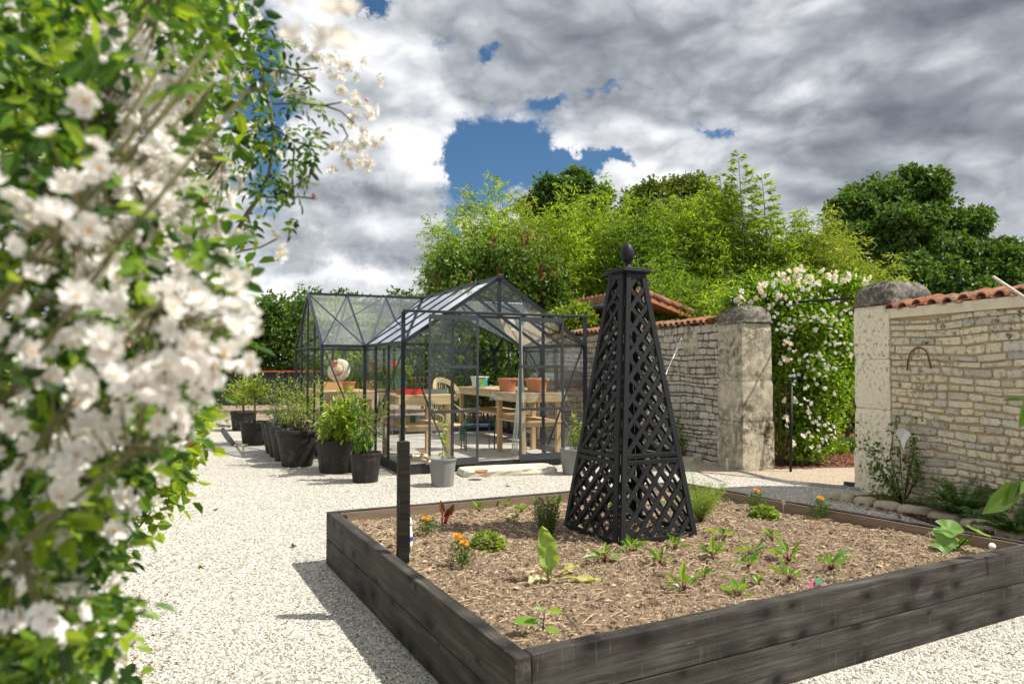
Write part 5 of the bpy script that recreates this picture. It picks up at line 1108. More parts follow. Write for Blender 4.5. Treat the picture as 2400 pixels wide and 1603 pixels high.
# ---- plants along the right wall
def spray(mb, base, tips, r, L, W, per, mbs=None, rad=.006, curve=.1, spread=.06):
    """stems from base to each tip with leaves on the outer part"""
    for tpt in tips:
        tpt = Vector(tpt); mid = base.lerp(tpt, .5) + Vector((r.uniform(-curve, curve), r.uniform(-curve, curve), curve * .6)) * (tpt - base).length
        if mbs is not None: mbs.tube([base, mid, tpt], [rad, rad * .75, rad * .4], 5)
        n = per; u = r.uniform(.3, 1.05, n)[:, None]; a, b, c = (np.array(q) for q in (base, mid, tpt)); P = a * (1 - u) ** 2 + 2 * b * u * (1 - u) + c * u ** 2 + r.normal(size=(n, 3)) * spread; leafset(mb, P, rdir(n, r) + unit(c - a) * .4 + (0, 0, -.1), r.normal(size=(n, 3)) + (0, 0, 1.1), L, W, True)
rb = G(2118, 1182, .0); root = thing('rose_bush', 'bare legged rose bush tied to a stake before the bright pillar', 'rose bush', rb); r = np.random.RandomState(91); mb = MB(); ms = MB(); Yb = rb.y
tips = [Pt(px, py, Yb + dy) - rb for px, py, dy in ((2020, 1015, -.1), (2060, 1040, .1), (2040, 1060, 0), (2075, 1110, .1), (2100, 985, .1), (2110, 1000, 0), (2165, 970, .1), (2170, 1010, .1), (2185, 1045, 0), (2150, 1080, 0), (2050, 1150, -.2), (2140, 1030, .05), (2090, 1140, -.15), (2035, 1100, 0))]
spray(mb, Vector((0, 0, 0)), tips, r, .05, .03, 42, ms, .008, .12, .045); mb.build('foliage', LM['shrub'], root); ms.build('stems', M['bark'], root)
mb = MB(); mb.tube([(0, 0, 0), Pt(2112, 1010, Yb) - rb], .007, 6); tag(mb.build('bamboo_stake', M['pole'], None, rb + Vector((-.03, -.05, 0))), 'thin bamboo stake holding the rose bush by the bright pillar', 'stake')
lbp = Pt(2118, 1030, Yb - .1); o = MB().raw([(-.09, 0, .08), (-.03, .01, -.02), (0, 0, -.12), (.02, -.01, -.02), (.08, 0, .06), (.05, .01, .10), (-.04, 0, .12)], [(0, 1, 5, 6), (1, 2, 3, 5), (3, 4, 5)]).build('tag_card', M['white'])
pt_ = thing('plant_label', 'white folded plant label hanging in the rose bush with a red flower below', 'plant label', lbp); o.parent = pt_; mb = MB(); rose_flower(mb, np.array([[-.01, 0, -.22]]), np.array([[0, -1, .3]]), .05, r, cen_mi=None); mb.build('red_flower', leafmat('red_petal', [(.4, .01, .01), (.5, .01, .02)]), pt_)
fb = G(2255, 1222, .0)
def fern(label, base, tips, seed, m_, L=.035, name='conifer_shrub'):
    root = thing(name, label, 'shrub', base); r = np.random.RandomState(seed); mb = MB(); ms = MB()
    for t_ in tips:
        t_ = Vector(t_); mid = t_ * .5 + Vector((0, 0, .25 * t_.length)); ms.tube([(0, 0, 0), mid, t_], [.006, .005, .002], 4); n = 150; u = np.sort(r.uniform(.18, 1.02, n))[:, None]; b, c = np.array(mid), np.array(t_)
        P = 2 * b * u * (1 - u) + c * u ** 2; T_ = unit(2 * b * (1 - 2 * u) + 2 * c * u); S = unit(np.cross(T_, (0, 0, 1))) * np.where(r.rand(n, 1) > .5, 1, -1); leafset(mb, P + r.normal(size=P.shape) * .008, S + T_ * .6, np.tile([0, 0, 1.], (n, 1)) + r.normal(size=P.shape) * .4, L * r.uniform(.7, 1.8, n), .010, False)
    mb.build('foliage', m_, root); ms.build('stems', M['bark'], root); return root
rr = random.Random(6); fern('fern green low conifer spreading along the foot of the cream wall', fb, [(math.cos(a) * q, math.sin(a) * q * .7, z) for a, q, z in [(rr.uniform(0, 6.28), rr.uniform(.25, .55), rr.uniform(.08, .42)) for _ in range(34)]], 5, LM['fir'])
rr = random.Random(9); fb2 = G(2380, 1262); fern('dark low conifer at the right end of the mulch strip', fb2, [(math.cos(a) * q, math.sin(a) * q * .7, z) for a, q, z in [(rr.uniform(0, 6.28), rr.uniform(.2, .45), rr.uniform(.08, .38)) for _ in range(26)]], 6, LM['fir'])
wb = G(1600, 1078); root = thing('rose_bush', 'sparse young rose bush at the foot of the drystone wall behind the obelisk', 'rose bush', wb); mb = MB(); ms = MB(); r = np.random.RandomState(14)
spray(mb, Vector((0, 0, 0)), [Pt(px, py, wb.y + .1) - wb for px, py in ((1590, 970), (1620, 975), (1650, 990), (1600, 1010), (1640, 1035), (1655, 975), (1610, 1050), (1580, 1000), (1688, 1040))], r, .06, .035, 34, ms, .007, .1, .06); mb.build('foliage', LM['shrub'], root); ms.build('stems', M['bark'], root)
# broad leaves entering from the right edge
fl_ = Pt(2460, 1110, 4.3); root = thing('laurel_branch', 'broad blemished leaves reaching in from the right edge', 'branch', fl_); mb = MB(); ms = MB(); lf = [((2395, 1130), (2305, 1205), .36), ((2392, 1120), (2362, 1180), .26), ((2400, 1125), (2392, 1160), .3)]
for (a, b, w_) in lf:
    A = np.array(Pt(*a, 4.3) - fl_); Bv = np.array(Pt(*b, 4.25) - fl_); L_ = np.linalg.norm(Bv - A); leafset(mb, A[None], (Bv - A)[None], np.array([[.2, -1, .35]]), L_, L_ * w_ * 1.15, True, fold=.10, droop=.05)
mb.build('leaves', LM['mid'], root); ms.tube([(0.1, 0, .05), Pt(2395, 1125, 4.3) - fl_, Pt(2388, 1105, 4.3) - fl_], .006, 5); ms.build('twig', M['bark'], root)
fl2 = Pt(2470, 960, 2.4); root = thing('laurel_branch', 'dark rounded leaf and small leaf hanging in from the right edge above', 'branch', fl2); mb = MB(); A = np.array([Pt(2412, 935, 2.4) - fl2, Pt(2402, 938, 2.4) - fl2]); Bv = np.array([Pt(2398, 1005, 2.4) - fl2, Pt(2352, 934, 2.4) - fl2]); Ls = np.linalg.norm(Bv - A, axis=1); leafset(mb, A, Bv - A, np.array([[.3, -1, .3], [0, -1, .9]]), Ls, Ls * np.array([.7, .3]), True, fold=.12); mb.build('leaves', LM['mid'], root); MB().tube([(.05, 0, 0), Vector(A[0]), Vector(A[1])], .004, 5).build('twig', M['bark'], root)

# ---- pots
def potted(name, label, px, py, dpx, h, kind, seed, base_r=.78, mat_='pot_black', rib=.07, group='black plastic pots beside the greenhouse', rim=.025):
    c = G(px, py); c.y += dpx * .5 * c.y / FPX * .7; d = dpx * c.y / FPX; t = thing(name, label, 'plant pot', c, seed, group); R1 = d / 2; h_ = h
    MB().lathe([(R1 * base_r, 0), (R1 * .955, h_ - rim * 1.6), (R1 * .955, h_ - rim * 1.6 + .002), (R1 * 1.0, h_ - rim * 1.6 + .004), (R1 * 1.0, h_ - .004), (R1 * .985, h_), (R1 * .93, h_), (R1 * .92, h_ - .08)], seg=72, rib=rib, nrib=12, ribz=(-.001, h_ - rim * 1.6 - .001), cap=False).build('pot_shell', M[mat_], t)
    MB().lathe([(.0001, h_ - .05), (R1 * .925, h_ - .055)], seg=24, cap=False).build('compost', M['potsoil'], t)
    return t, c, R1
def plant_in(root, h, H, Rr, leafm, n, L, W, seed, stem_r=.008, nst=5, trunk=0.0, six=True, droop=.2, name='foliage', cz=.55, narrow=.9):
    r = np.random.RandomState(seed); mb = MB(); ms = MB(); C = []
    for k in range(nst):
        a = r.uniform(0, 6.28); q = Rr * (r.rand() ** .6); b = Vector((0, 0, h - .05)) if trunk else Vector((math.cos(a) * .04, math.sin(a) * .04, h - .05)); fork = Vector((r.uniform(-.03, .03), 0, h + trunk)); tp_ = Vector((math.cos(a) * q, math.sin(a) * q, h + trunk + (H - trunk) * r.uniform(.35, 1) * (1 - .25 * (q / Rr) ** 2)))
        if trunk: ms.tube([b, fork], [stem_r * 1.6, stem_r * 1.3], 7); b = fork
        mid = b.lerp(tp_, .5) + Vector((r.uniform(-.05, .05), r.uniform(-.05, .05), 0)); ms.tube([b, mid, tp_], [stem_r, stem_r * .7, stem_r * .35], 5)
        for u in np.linspace(.35 if not trunk else .3, 1.0, 7): C.append(tuple(b.lerp(tp_, u)))
    C = np.array(C); idx = r.randint(0, len(C), n); P = C[idx] + r.normal(size=(n, 3)) * Rr * .13; D = unit(P - np.array([0, 0, h + H * .3])) + rdir(n, r) * .7 + (0, 0, -droop); leafset(mb, P, D, r.normal(size=(n, 3)) * .5 + (0, 0, 1), L * r.uniform(.7, 1.2, n), W * r.uniform(.8, 1.2, n), six)
    mb.build(name, leafm, root); ms.build('stems', M['bark'], root)
t, c, R1 = potted('plant_pot', 'small ribbed black pot with a sparse leafy plant nearest the greenhouse corner', 851, 1132, 74, .39, 0, 1); plant_in(t, .39, .78, .30, LM['laurel'], 330, .085, .036, 3, .007, 9)
t, c, R1 = potted('plant_pot', 'ribbed black pot with a glossy bushy plant second from the greenhouse corner', 782, 1110, 104, .47, 0, 2); plant_in(t, .47, .72, .46, LM['pot_y'], 850, .12, .042, 4, .009, 20)
t, c, R1 = potted('plant_pot', 'big smooth black pot with wispy stems, front one of the four big pots', 686, 1095, 98, .56, 0, 3, .70, rib=0, rim=.06); plant_in(t, .56, .85, .42, LM['pot_y'], 700, .05, .016, 5, .005, 20)
for i, (px, py, lb) in enumerate(((668, 1082, 'big smooth black pot directly behind the front one'), (655, 1072, 'big smooth black pot third from the front'), (645, 1063, 'big smooth black pot furthest back of the four'))):
    t, c, R1 = potted('plant_pot', lb, px, py, 92 - i * 4, .55, 0, 4 + i, .70, rib=0, rim=.06)
    plant_in(t, .55, .75, .35, LM['grey'] if i == 1 else LM['pot_y'], 260, .05, .018, 15 + i, .005, 12)
t, c, R1 = potted('plant_pot', 'ribbed black pot holding a little tree with a single bare stem', 588, 1044, 68, .45, 0, 8); plant_in(t, .45, .95, .62, LM['pot_y'], 760, .075, .032, 9, .014, 16, .42)
t, c, R1 = potted('plant_pot', 'rearmost ribbed black pot with a yellowish bush', 562, 1010, 60, .44, 0, 9); plant_in(t, .44, .85, .5, LM['pot_y'], 560, .085, .036, 10, .012, 14, .15)
t, c, R1 = potted('plant_pot', 'grey ribbed pot with a climbing seedling in front of the greenhouse doors', 1035, 1141, 65, .355, 0, 11, mat_='pot_grey', group='grey plastic pots before the greenhouse')
mb = MB(); ms = MB(); r = np.random.RandomState(4); ms.tube([(0, 0, .3), (.01, 0, .55), (-.01, 0, .82)], [.005, .004, .003], 5); lv = np.array([(0, 0, .42), (.02, 0, .50), (-.01, 0, .60), (0, 0, .66), (0, 0, .72), (-.01, 0, .78), (.01, 0, .81)]); lv = np.repeat(lv, 2, 0); leafset(mb, lv, r.normal(size=lv.shape) * (1, 1, .2), r.normal(size=lv.shape) * .3 + (0, -.4, 1), .095, .07, True); mb.build('leaves', LM['lime'], t); ms.build('stem', M['cane'], t)
t, c, R1 = potted('plant_pot', 'grey ribbed pot with a yellow leaved shrub half hidden by the obelisk', 1345, 1113, 62, .36, 0, 12, mat_='pot_grey', group='grey plastic pots before the greenhouse'); plant_in(t, .36, .62, .16, LM['pot_y'], 130, .07, .03, 12, .005, 5)
p_ = gpos(.36, 1.35, 1.33); tl = thing('leafy_plant', 'leafy green plant growing out of the teal pot', 'plant', p_); plant_in(tl, 0, .28, .2, LM['lime'], 90, .1, .04, 13, .003, 7)
MB().lathe([(.001, -.02), (.05, -.02), (.06, .01)], cap=False, seg=12).build('root_ball', M['potsoil'], tl)

# ---- bed planting
def beet(px, py, label, seed, s=1.0, nleaf=8):
    p = soil_at(px, py); r = np.random.RandomState(seed); t = thing('beetroot_seedling', label, 'seedling', p, 0, 'beetroot seedlings in the raised bed'); mb = MB(); ms = MB()
    for k in range(nleaf):
        a = 2 * math.pi * k / nleaf + r.uniform(-.4, .4); el = r.uniform(.55, 1.35); ln = s * r.uniform(.05, .10); d = np.array([math.cos(a) * math.cos(el), math.sin(a) * math.cos(el), math.sin(el)]); b = d * ln * r.uniform(.45, .7)
        ms.tube([(0, 0, -.005), tuple(b * .6 + (0, 0, .006)), tuple(b)], [.0035 * s, .0028 * s, .0022 * s], 5)
        leafset(mb, b[None], (d + (0, 0, -.15))[None], (np.array([-math.cos(a) * math.sin(el), -math.sin(a) * math.sin(el), math.cos(el)]) + r.normal(size=3) * .25)[None], ln * r.uniform(.8, 1.25), ln * r.uniform(.3, .5), True, fold=r.uniform(.05, .3), droop=r.uniform(.1, .55))
    mb.build('leaves', LM['beet'], t); ms.build('stems', M['beet_stem'], t); return t
beets = [(1122, 1200, 'beetroot seedling nearest the red chard at the back left', .9), (1185, 1191, 'dark beetroot seedling second from the red chard along the back board', .9), (1222, 1201, 'beetroot seedling third along the back row before the herb bush', 1.0), (1205, 1227, 'thin two leaved beetroot seedling left of the herb bush', .8), (1264, 1180, 'red stemmed beetroot seedling behind the herb bush', 1.0), (1306, 1184, 'beetroot seedling between the herb bush and the obelisk', .9),
         (1418, 1320, 'bushy beetroot seedling left below the front corner of the obelisk', 1.3), (1482, 1296, 'beetroot seedling touching the front corner of the obelisk', 1.25), (1581, 1285, 'beetroot seedling in front of the right foot rail of the obelisk', 1.15), (1549, 1322, 'beetroot seedling with one long leaf leaning left below the obelisk', 1.25), (1696, 1263, 'beetroot seedling beside the right corner of the obelisk under the fennel', 1.2),
         (1671, 1311, 'beetroot seedling in the second row right of the obelisk', 1.2), (1765, 1302, 'broad bright beetroot seedling in the middle of the right rows', 1.35), (1807, 1267, 'single upright beetroot seedling behind the broad bright one', .9), (1849, 1316, 'beetroot seedling right of the broad bright one', 1.25), (1754, 1337, 'small beetroot seedling just in front of the broad bright one', .95), (1946, 1337, 'largest beetroot seedling furthest to the right with reddish leaves', 1.4),
         (1851, 1360, 'beetroot seedling in front nearer the front board on the right', 1.05), (1734, 1395, 'beetroot seedling closest to the front board in the middle', 1.05), (1601, 1386, 'large beetroot seedling in the front row left', 1.4), (1650, 1355, 'small beetroot seedling tucked right behind the large front one', .8), (1779, 1374, 'tiny beetroot seedling beside a twig near the front board', .6),
         (1352, 1176, 'beetroot seedling seen through the lattice at the back left of the obelisk', .9), (1392, 1200, 'beetroot seedling seen through the left lattice', .9), (1428, 1195, 'beetroot seedling behind the front post of the obelisk', .9), (1540, 1185, 'beetroot seedling seen through the right lattice of the obelisk', .9)]
for i, (px, py, lb, s) in enumerate(beets): beet(px, py, lb, 100 + i, s * .80, 8 + i % 4)
def marigold(base, heads, label, seed, s=1.0):
    p = soil_at(*base); t = thing('marigold', label, 'marigold', p, 0, 'orange marigolds in the raised bed'); r = np.random.RandomState(seed); mb = MB(); ms = MB()
    for (hx, hy) in heads:
        q = Pt(hx, hy, p.y) - p; ms.tube([(0, 0, 0), q * .5 + Vector((.01, 0, 0)), q], [.004, .003, .003], 5); m3 = MB(); rose_flower(m3, np.array([tuple(q)]), np.array([[.1, -.35, 1.]]), .072 * s, r, ((13, 1.0, .05), (12, .85, .4), (10, .68, .75), (8, .5, 1.1), (6, .35, 1.35)), 0, None); m3.build('flower_head', LM['orange'], t)
    n = 300; zt = min(.16, (Pt(*heads[0], p.y) - p).z); P = r.normal(size=(n, 3)) * (.035, .035, .0) + np.column_stack([np.zeros(n), np.zeros(n), r.uniform(.02, zt * .95, n)]); P[:, :2] *= (1.3 - 4 * np.abs(P[:, 2:3] - zt * .5)); leafset(mb, P, rdir(n, r) + (0, 0, .5), rdir(n, r) + (0, 0, .5), .028, .008); mb.build('foliage', LM['mid'], t); ms.build('stems', M['cane'], t)
marigold((1000, 1256), [(998, 1216)], 'single headed marigold between the black tap post and the red chard', 1, .95)
marigold((1082, 1332), [(1073, 1257), (1088, 1274)], 'two headed marigold in front of the left lettuce', 2, 1.0)
marigold((1772, 1198), [(1773, 1149)], 'marigold behind the right hand lettuce', 3, .85)
marigold((1922, 1215), [(1923, 1168)], 'marigold by the right rear board of the bed', 4, .95)
def lettuce(base, wpx, hgt, label, seed):
    p = soil_at(*base); rr_ = wpx * p.y / FPX / 2; t = thing('lettuce_basil_clump', label, 'leafy herb', (p.x, p.y + rr_ * .6, p.z)); r = np.random.RandomState(seed); n = 330; d = rdir(n, r); d[:, 2] = np.abs(d[:, 2]); P = d * np.array([rr_, rr_, hgt]) * r.uniform(.75, .98, (n, 1)); mb = MB(); leafset(mb, P, d + rdir(n, r) * .5 + (0, 0, -.1), d * .8 + (0, 0, .8), .038, .027, True, fold=-.12, droop=.35); mb.build('leaves', LM['lime'], t)
    return t
lettuce((1140, 1293), 84, .10, 'rounded bright green basil like clump beside the two headed marigold', 3)['category'] = 'leafy herb'; lettuce((1799, 1215), 62, .085, 'rounded bright green clump before the rear right marigold', 4)
# chard
p = soil_at(1042, 1232); t = thing('red_chard', 'upright ruby chard with vivid red stems near the back left board', 'chard', p)
for i, (a, b, L_) in enumerate((((-.02, 0), (-.03, .0), .19), ((0, 0), (.07, .01), .16), ((.01, 0), (.03, .01), .13), ((-.01, .01), (.02, .02), .11))):
    tipv = np.array([b[0], b[1], L_]); ms = MB(); ms.tube([(a[0], a[1], 0), tuple(tipv * .6)], [.007, .005], 6); ms.build('stem', M['chard_stem'], t); mb = MB(); bb = tipv * .42; leafset(mb, bb[None], (tipv - bb)[None] , np.array([[.2, -1, .2]]), np.linalg.norm(tipv - bb), .045, True, fold=.2); mb.build('leaf', leafmat('chard_leaf_%d' % i, [(.10, .10, .02), (.22, .05, .03)]), t)
# sorrel / sugarloaf leaf and its flopped outer leaves
p = soil_at(1288, 1358); t = thing('leaf_chard', 'single tall upright pale green leaf with white midrib and two wilted leaves on the soil', 'chard', p); g2 = leafmat('leaf_veined', [(.24, .38, .06), (.36, .50, .12)], .4, .35, nscale=22)
def bigleaf(root, pts, wid, nrm_, m_, rib_m, ruf=.012, seed=1, name='leaf'):
    r = random.Random(seed); n = len(pts) - 1; V = []; K = 7; nr = Vector(nrm_).normalized(); pts = [Vector(q) for q in pts]
    def at(t): f = t * n; k = min(int(f), n - 1); return pts[k].lerp(pts[k + 1], f - k)
    m_s = 16
    for i in range(m_s + 1):
        t_ = i / m_s; c_ = at(t_); d = (at(min(1, t_ + .05)) - at(max(0, t_ - .05))).normalized(); s = d.cross(nr).normalized(); prof = wid(t_)
        for j in range(K): q = (j / (K - 1) - .5) * 2; V.append(tuple(c_ + s * q * prof + nr * (abs(q) * prof * .35 + ruf * math.sin(t_ * 17 + q * 4 + (3 if q > 0 else 0)) * abs(q))))
    F = [(i * K + j, i * K + j + 1, (i + 1) * K + j + 1, (i + 1) * K + j) for i in range(m_s) for j in range(K - 1)]
    o = MB().raw(V, F, 0, True).build(name, m_, root); MB().tube([at(q) - nr * .002 for q in np.linspace(0, .97, 8)], [.006, .0055, .005, .0045, .004, .003, .002, .001], 6).build('midrib', rib_m, o); return o
ribm = simple('pale_midrib', (.55, .62, .38), .5, .1); yel = leafmat('wilted_leaf', [(.42, .46, .10), (.55, .52, .2)], .4, .5)
lw = lambda t_: .002 + .062 * math.sin(math.pi * min(1, (t_ ** .8) * .98)) * (1.0 if t_ > .15 else .5)
bigleaf(t, [(0, 0, 0), (.0, .0, .08), (-.008, .01, .16), (-.03, .02, .25), (-.045, .0, .31)], lambda q: lw(min(1, q ** 1.25)) * (.9 + .12 * math.sin(q * 23)), (.12, -1, .05), g2, ribm, ruf=.02)
bigleaf(t, [(-.005, .01, 0), (-.03, .03, .12), (-.06, .04, .26)], lambda q: .4 * lw(q), (-.8, -.6, .1), yel, ribm, seed=2)
bigleaf(t, [(.02, -.01, .01), (.10, -.02, .03), (.20, -.02, .015), (.29, -.03, .02)], lambda q: .003 if q < .4 else .028 * math.sin(math.pi * (q - .38) / .64), (0, -.2, 1), yel, ribm, seed=3)
bigleaf(t, [(-.02, -.02, .015), (-.07, -.05, .035), (-.13, -.08, .012)], lambda q: .004 if q < .35 else .026 * math.sin(math.pi * (q - .32) / .7), (0, -.3, 1), leafmat('bleached_leaf', [(.6, .56, .3), (.62, .6, .36)], .3), ribm, seed=4)
bigleaf(t, [(.03, .04, .01), (.10, .08, .04), (.18, .11, .06)], lambda q: .002 if q < .3 else .024 * math.sin(math.pi * (q - .28) / .74), (0, -.3, 1), yel, M['beet_stem'], seed=5)
# herb bush
p = soil_at(1283, 1252); t = thing('thyme_bush', 'upright bushy grey green herb left of the obelisk', 'herb', (p.x, p.y + .06, p.z)); r = np.random.RandomState(8); mb = MB(); ms = MB()
for k in range(46):
    a = r.uniform(0, 6.28); q = .12 * r.rand() ** .5; tp_ = Vector((math.cos(a) * q, math.sin(a) * q, r.uniform(.18, .30))); ms.tube([(math.cos(a) * q * .3, math.sin(a) * q * .3, 0), tp_], [.003, .0015], 4); n = 42; u = r.uniform(.15, 1, n)[:, None]; P = np.array([math.cos(a) * q * .3, math.sin(a) * q * .3, 0]) * (1 - u) + np.array(tp_) * u + r.normal(size=(n, 3)) * .007; leafset(mb, P, rdir(n, r) + (0, 0, .2), rdir(n, r) + (0, 0, .6), .019, .010)
mb.build('foliage', leafmat('thyme_leaf', [(.06, .12, .03), (.13, .20, .05), (.22, .28, .08)], .3), t); ms.build('stems', M['cane'], t)
# fennel
p = soil_at(1652, 1232); t = thing('fennel', 'feathery bright green fennel right behind the obelisk', 'fennel', (p.x, p.y + .12, p.z)); r = np.random.RandomState(18); mb = MB(); ms = MB()
for k in range(60):
    a = r.uniform(0, 6.28); q = .22 * r.rand() ** .6; hgt = r.uniform(.14, .27) + (.12 if k < 5 else 0); tp_ = Vector((math.cos(a) * q, math.sin(a) * q * .8, hgt)); ms.tube([(0, 0, 0), tp_ * .5 + Vector((0, 0, .03)), tp_], [.003, .002, .001], 4); n = 90; u = r.uniform(.4, 1.1, n)[:, None]; P = np.array(tp_) * u + r.normal(size=(n, 3)) * .022; leafset(mb, P, rdir(n, r) + (0, 0, .6), rdir(n, r), .034, .0028)
mb.build('foliage', leafmat('fennel_leaf', [(.14, .26, .03), (.28, .42, .06), (.42, .46, .08)], .3), t); ms.build('stems', M['cane'], t)
# squash
p = soil_at(2245, 1290); t = thing('squash_plant', 'young squash plant with broad leaves at the right rear board of the bed', 'squash', p); r = np.random.RandomState(3)
def round_leaf(root, c, R_, nrm_, m_, lob=5, seed=1, name='leaf'):
    rr = random.Random(seed); nr = Vector(nrm_).normalized(); a = nr.cross(Vector((.3, .2, 1))).normalized(); b = nr.cross(a); V = [tuple(c)]; n = 30
    for s_ in (.5, 1):
        for k in range(n):
            an = 2 * math.pi * k / n; q = R_ * s_ * (1 - .10 * math.cos(an * lob) * s_ - (.45 if k in (0, 1, n - 1) and s_ == 1 else 0)); V.append(tuple(Vector(c) + a * math.cos(an) * q + b * math.sin(an) * q + nr * (R_ * (.16 * s_ * s_ + .05 * math.cos(an * lob) * s_))))
    F = [(0, 1 + k, 1 + (k + 1) % n) for k in range(n)] + [(1 + k, 1 + n + k, 1 + n + (k + 1) % n, 1 + (k + 1) % n) for k in range(n)]; return MB().raw(V, F, 0, True).build(name, m_, root)
sq = leafmat('squash_leaf', [(.16, .32, .07), (.24, .40, .10)], .4, .45, nscale=14)
for i, (px, py, R_, nn) in enumerate(((2222, 1240, .085, (-.2, -.45, .9)), (2210, 1268, .08, (-.3, -.7, .6)), (2292, 1247, .07, (.4, -.1, .9)))):
    c_ = Pt(px, py, p.y - .05 * i) - p; round_leaf(t, tuple(c_), R_, nn, sq, 5, i); MB().tube([(0, 0, 0), c_ * .5 + Vector((0, 0, .02)), c_], [.006, .005, .003], 6).build('stalk', M['cane'], t)
mb = MB(); P = np.zeros((7, 3)) + (0, 0, .03); leafset(mb, P, r.normal(size=(7, 3)) * (1, 1, .2) + (0, -.2, .7), np.tile([0, -1., .6], (7, 1)), .085, .035, True); mb.build('young_leaves', LM['beet'], t)
# bean seedling
p = soil_at(1272, 1488); t = thing('bean_seedling', 'bean seedling with five heart shaped leaves near the front left corner of the bed', 'seedling', p); mb = MB(); ms = MB(); ms.tube([(0, 0, 0), (.004, 0, .05), (.012, .005, .105)], [.004, .0035, .003], 6)
for (px, py), b_ in (((1208, 1452), (.0, 0, .045)), ((1252, 1455), (0, 0, .06)), ((1312, 1485), (.0, 0, .03)), ((1253, 1424), (.012, .005, .10)), ((1315, 1432), (.012, .005, .10))):
    q = np.array(Pt(px, py, p.y - .02) - p); b_ = np.array(b_); L_ = np.linalg.norm(q - b_); leafset(mb, (b_ + (q - b_) * .15)[None], (q - b_)[None], np.array([[0, -.5, 1.]]), L_ * .95, L_ * .52, True, fold=.08, droop=.1)
mb.build('leaves', LM['beet'], t); ms.build('stem', M['cane'], t)
# labels
p = soil_at(2326, 1300); o = thing('plant_label', 'white oval plant label at the right corner of the bed', 'plant label', p, R(10)); MB().lathe([(.001, -.004), (.026, -.003), (.027, 0), (.026, .003), (.001, .004)], cap=False, seg=20, sy=.8).build('label_head', M['white'], o, (0, 0, .05), rot=(R(75), 0, 0)); MB().box((0, .003, .012), (.008, .003, .06)).build('label_stem', M['white'], o)
mb = MB(); mb.raw([(-.012, -.0072, .034), (.012, -.0072, .034), (.012, -.0068, .040), (-.012, -.0068, .040)], [(0, 1, 2, 3)]); mb.build('printed_mark', simple('magenta_print', (.5, .05, .15), .6, .1), o)
p = soil_at(1915, 1378); o = thing('plant_label', 'pink and green printed plant label sunk behind the front board', 'plant label', p, R(20)); MB().raw([(-.055, 0, 0), (.055, 0, 0), (.055, .02, .045), (-.02, .02, .05), (-.055, .015, .03)], [(0, 1, 2, 3, 4)]).build('card', simple('pink_print', (.62, .18, .26), .5, .5, 35), o); MB().raw([(-.01, .0, .03), (.05, .002, .035), (.035, .012, .07), (0, .012, .055)], [(0, 1, 2, 3)]).build('picture', simple('green_print', (.10, .32, .16), .5, .4, 30), o)
p = soil_at(1836, 1222); o = thing('plant_label', 'faded spatula shaped label on a wire behind the right green clump', 'plant label', p, R(-15)); MB().tube([(0, 0, 0), (0, 0, .17)], .0018, 5).build('wire', M['steel'], o); bev(MB().raw([(-.006, 0, .13), (.02, 0, .13), (.016, .004, .20), (-.008, .004, .225), (-.028, .004, .21)], [(0, 1, 2, 3, 4)]).build('card', M['pole'], o), .001)
for i, (px, py, lb) in enumerate(((2030, 1220, 'dry bare twig stuck in soil near the right rear board'), (1658, 1190, 'dry curled stalk beside the fennel'))):
    p = soil_at(px, py); tag(MB().tube([(-.02, 0, 0), (.0, 0, .03), (.02, 0, .06), (.03, 0, .075)], [.006, .004, .003, .002], 5).build('twig', M['straw'], None, p), lb, 'twig')
# ================================================================== FOREGROUND ROSE
r = np.random.RandomState(2024); rr = random.Random(4)
EDGE = [(0, 640), (100, 640), (180, 620), (300, 590), (400, 560), (500, 530), (600, 560), (680, 560), (760, 575), (850, 570), (900, 500), (950, 430), (1000, 400), (1100, 370), (1200, 320), (1300, 270), (1400, 250), (1500, 255), (1603, 270), (1700, 310)]
def edge(y): return float(np.interp(y, [e[0] for e in EDGE], [e[1] for e in EDGE]))
RB = Vector((-1.35, 1.6, 0)); rose = thing('white_rose_bush', 'tall white flowering rambling rose filling the left foreground', 'rose bush', RB)
def spot(px, py, Y): return Pt(px, py, Y) - RB
# canes
mb = MB(); canes = []
for k in range(26):
    yb = rr.uniform(1.1, 2.6); base = Vector((-1.1 - .25 * yb + rr.uniform(-.25, .15), yb, 0)) - RB; ty = rr.uniform(-80, 1100); tx = edge(max(ty, 0)) * rr.uniform(.35, .95); tip = spot(tx, ty, yb * rr.uniform(.7, 1.0)); mid = base.lerp(tip, .5) + Vector((-.15, 0, .25)); pts = [base * (1 - u) ** 2 + mid * 2 * u * (1 - u) + tip * u * u for u in np.linspace(0, 1, 9)]
    mb.tube(pts, list(np.linspace(.008, .0025, 9)), 6); canes.append(pts)
mb.tube([spot(*q) for q in ((525, -40, 2.0), (575, 70, 2.0), (612, 170, 2.0), (636, 260, 2.0), (641, 340, 2.0), (630, 410, 2.0), (605, 465, 2.0), (570, 515, 2.0), (540, 575, 2.0), (480, 700, 2.05), (380, 900, 2.1), (300, 1200, 2.1), (250, 1500, 2.1))], list(np.linspace(.003, .009, 13)), 7)
for b in ([(640, 245), (700, 242), (760, 248), (800, 240)], [(760, 248), (800, 262), (830, 290)], [(560, 120), (600, 130), (650, 155), (700, 165), (745, 160)], [(690, 165), (725, 195), (750, 215)], [(560, 150), (620, 160), (730, 185)], [(636, 300), (700, 335), (760, 350), (800, 350)], [(800, 290), (815, 320), (795, 345)], [(600, 460), (660, 465), (700, 462), (735, 466)], [(660, 465), (700, 430), (722, 415)], [(560, 590), (610, 580), (650, 560)], [(690, 340), (685, 420), (690, 480)]): mb.tube([spot(x, y, 2.0) for x, y in b], .0028, 5)
MBC = mb
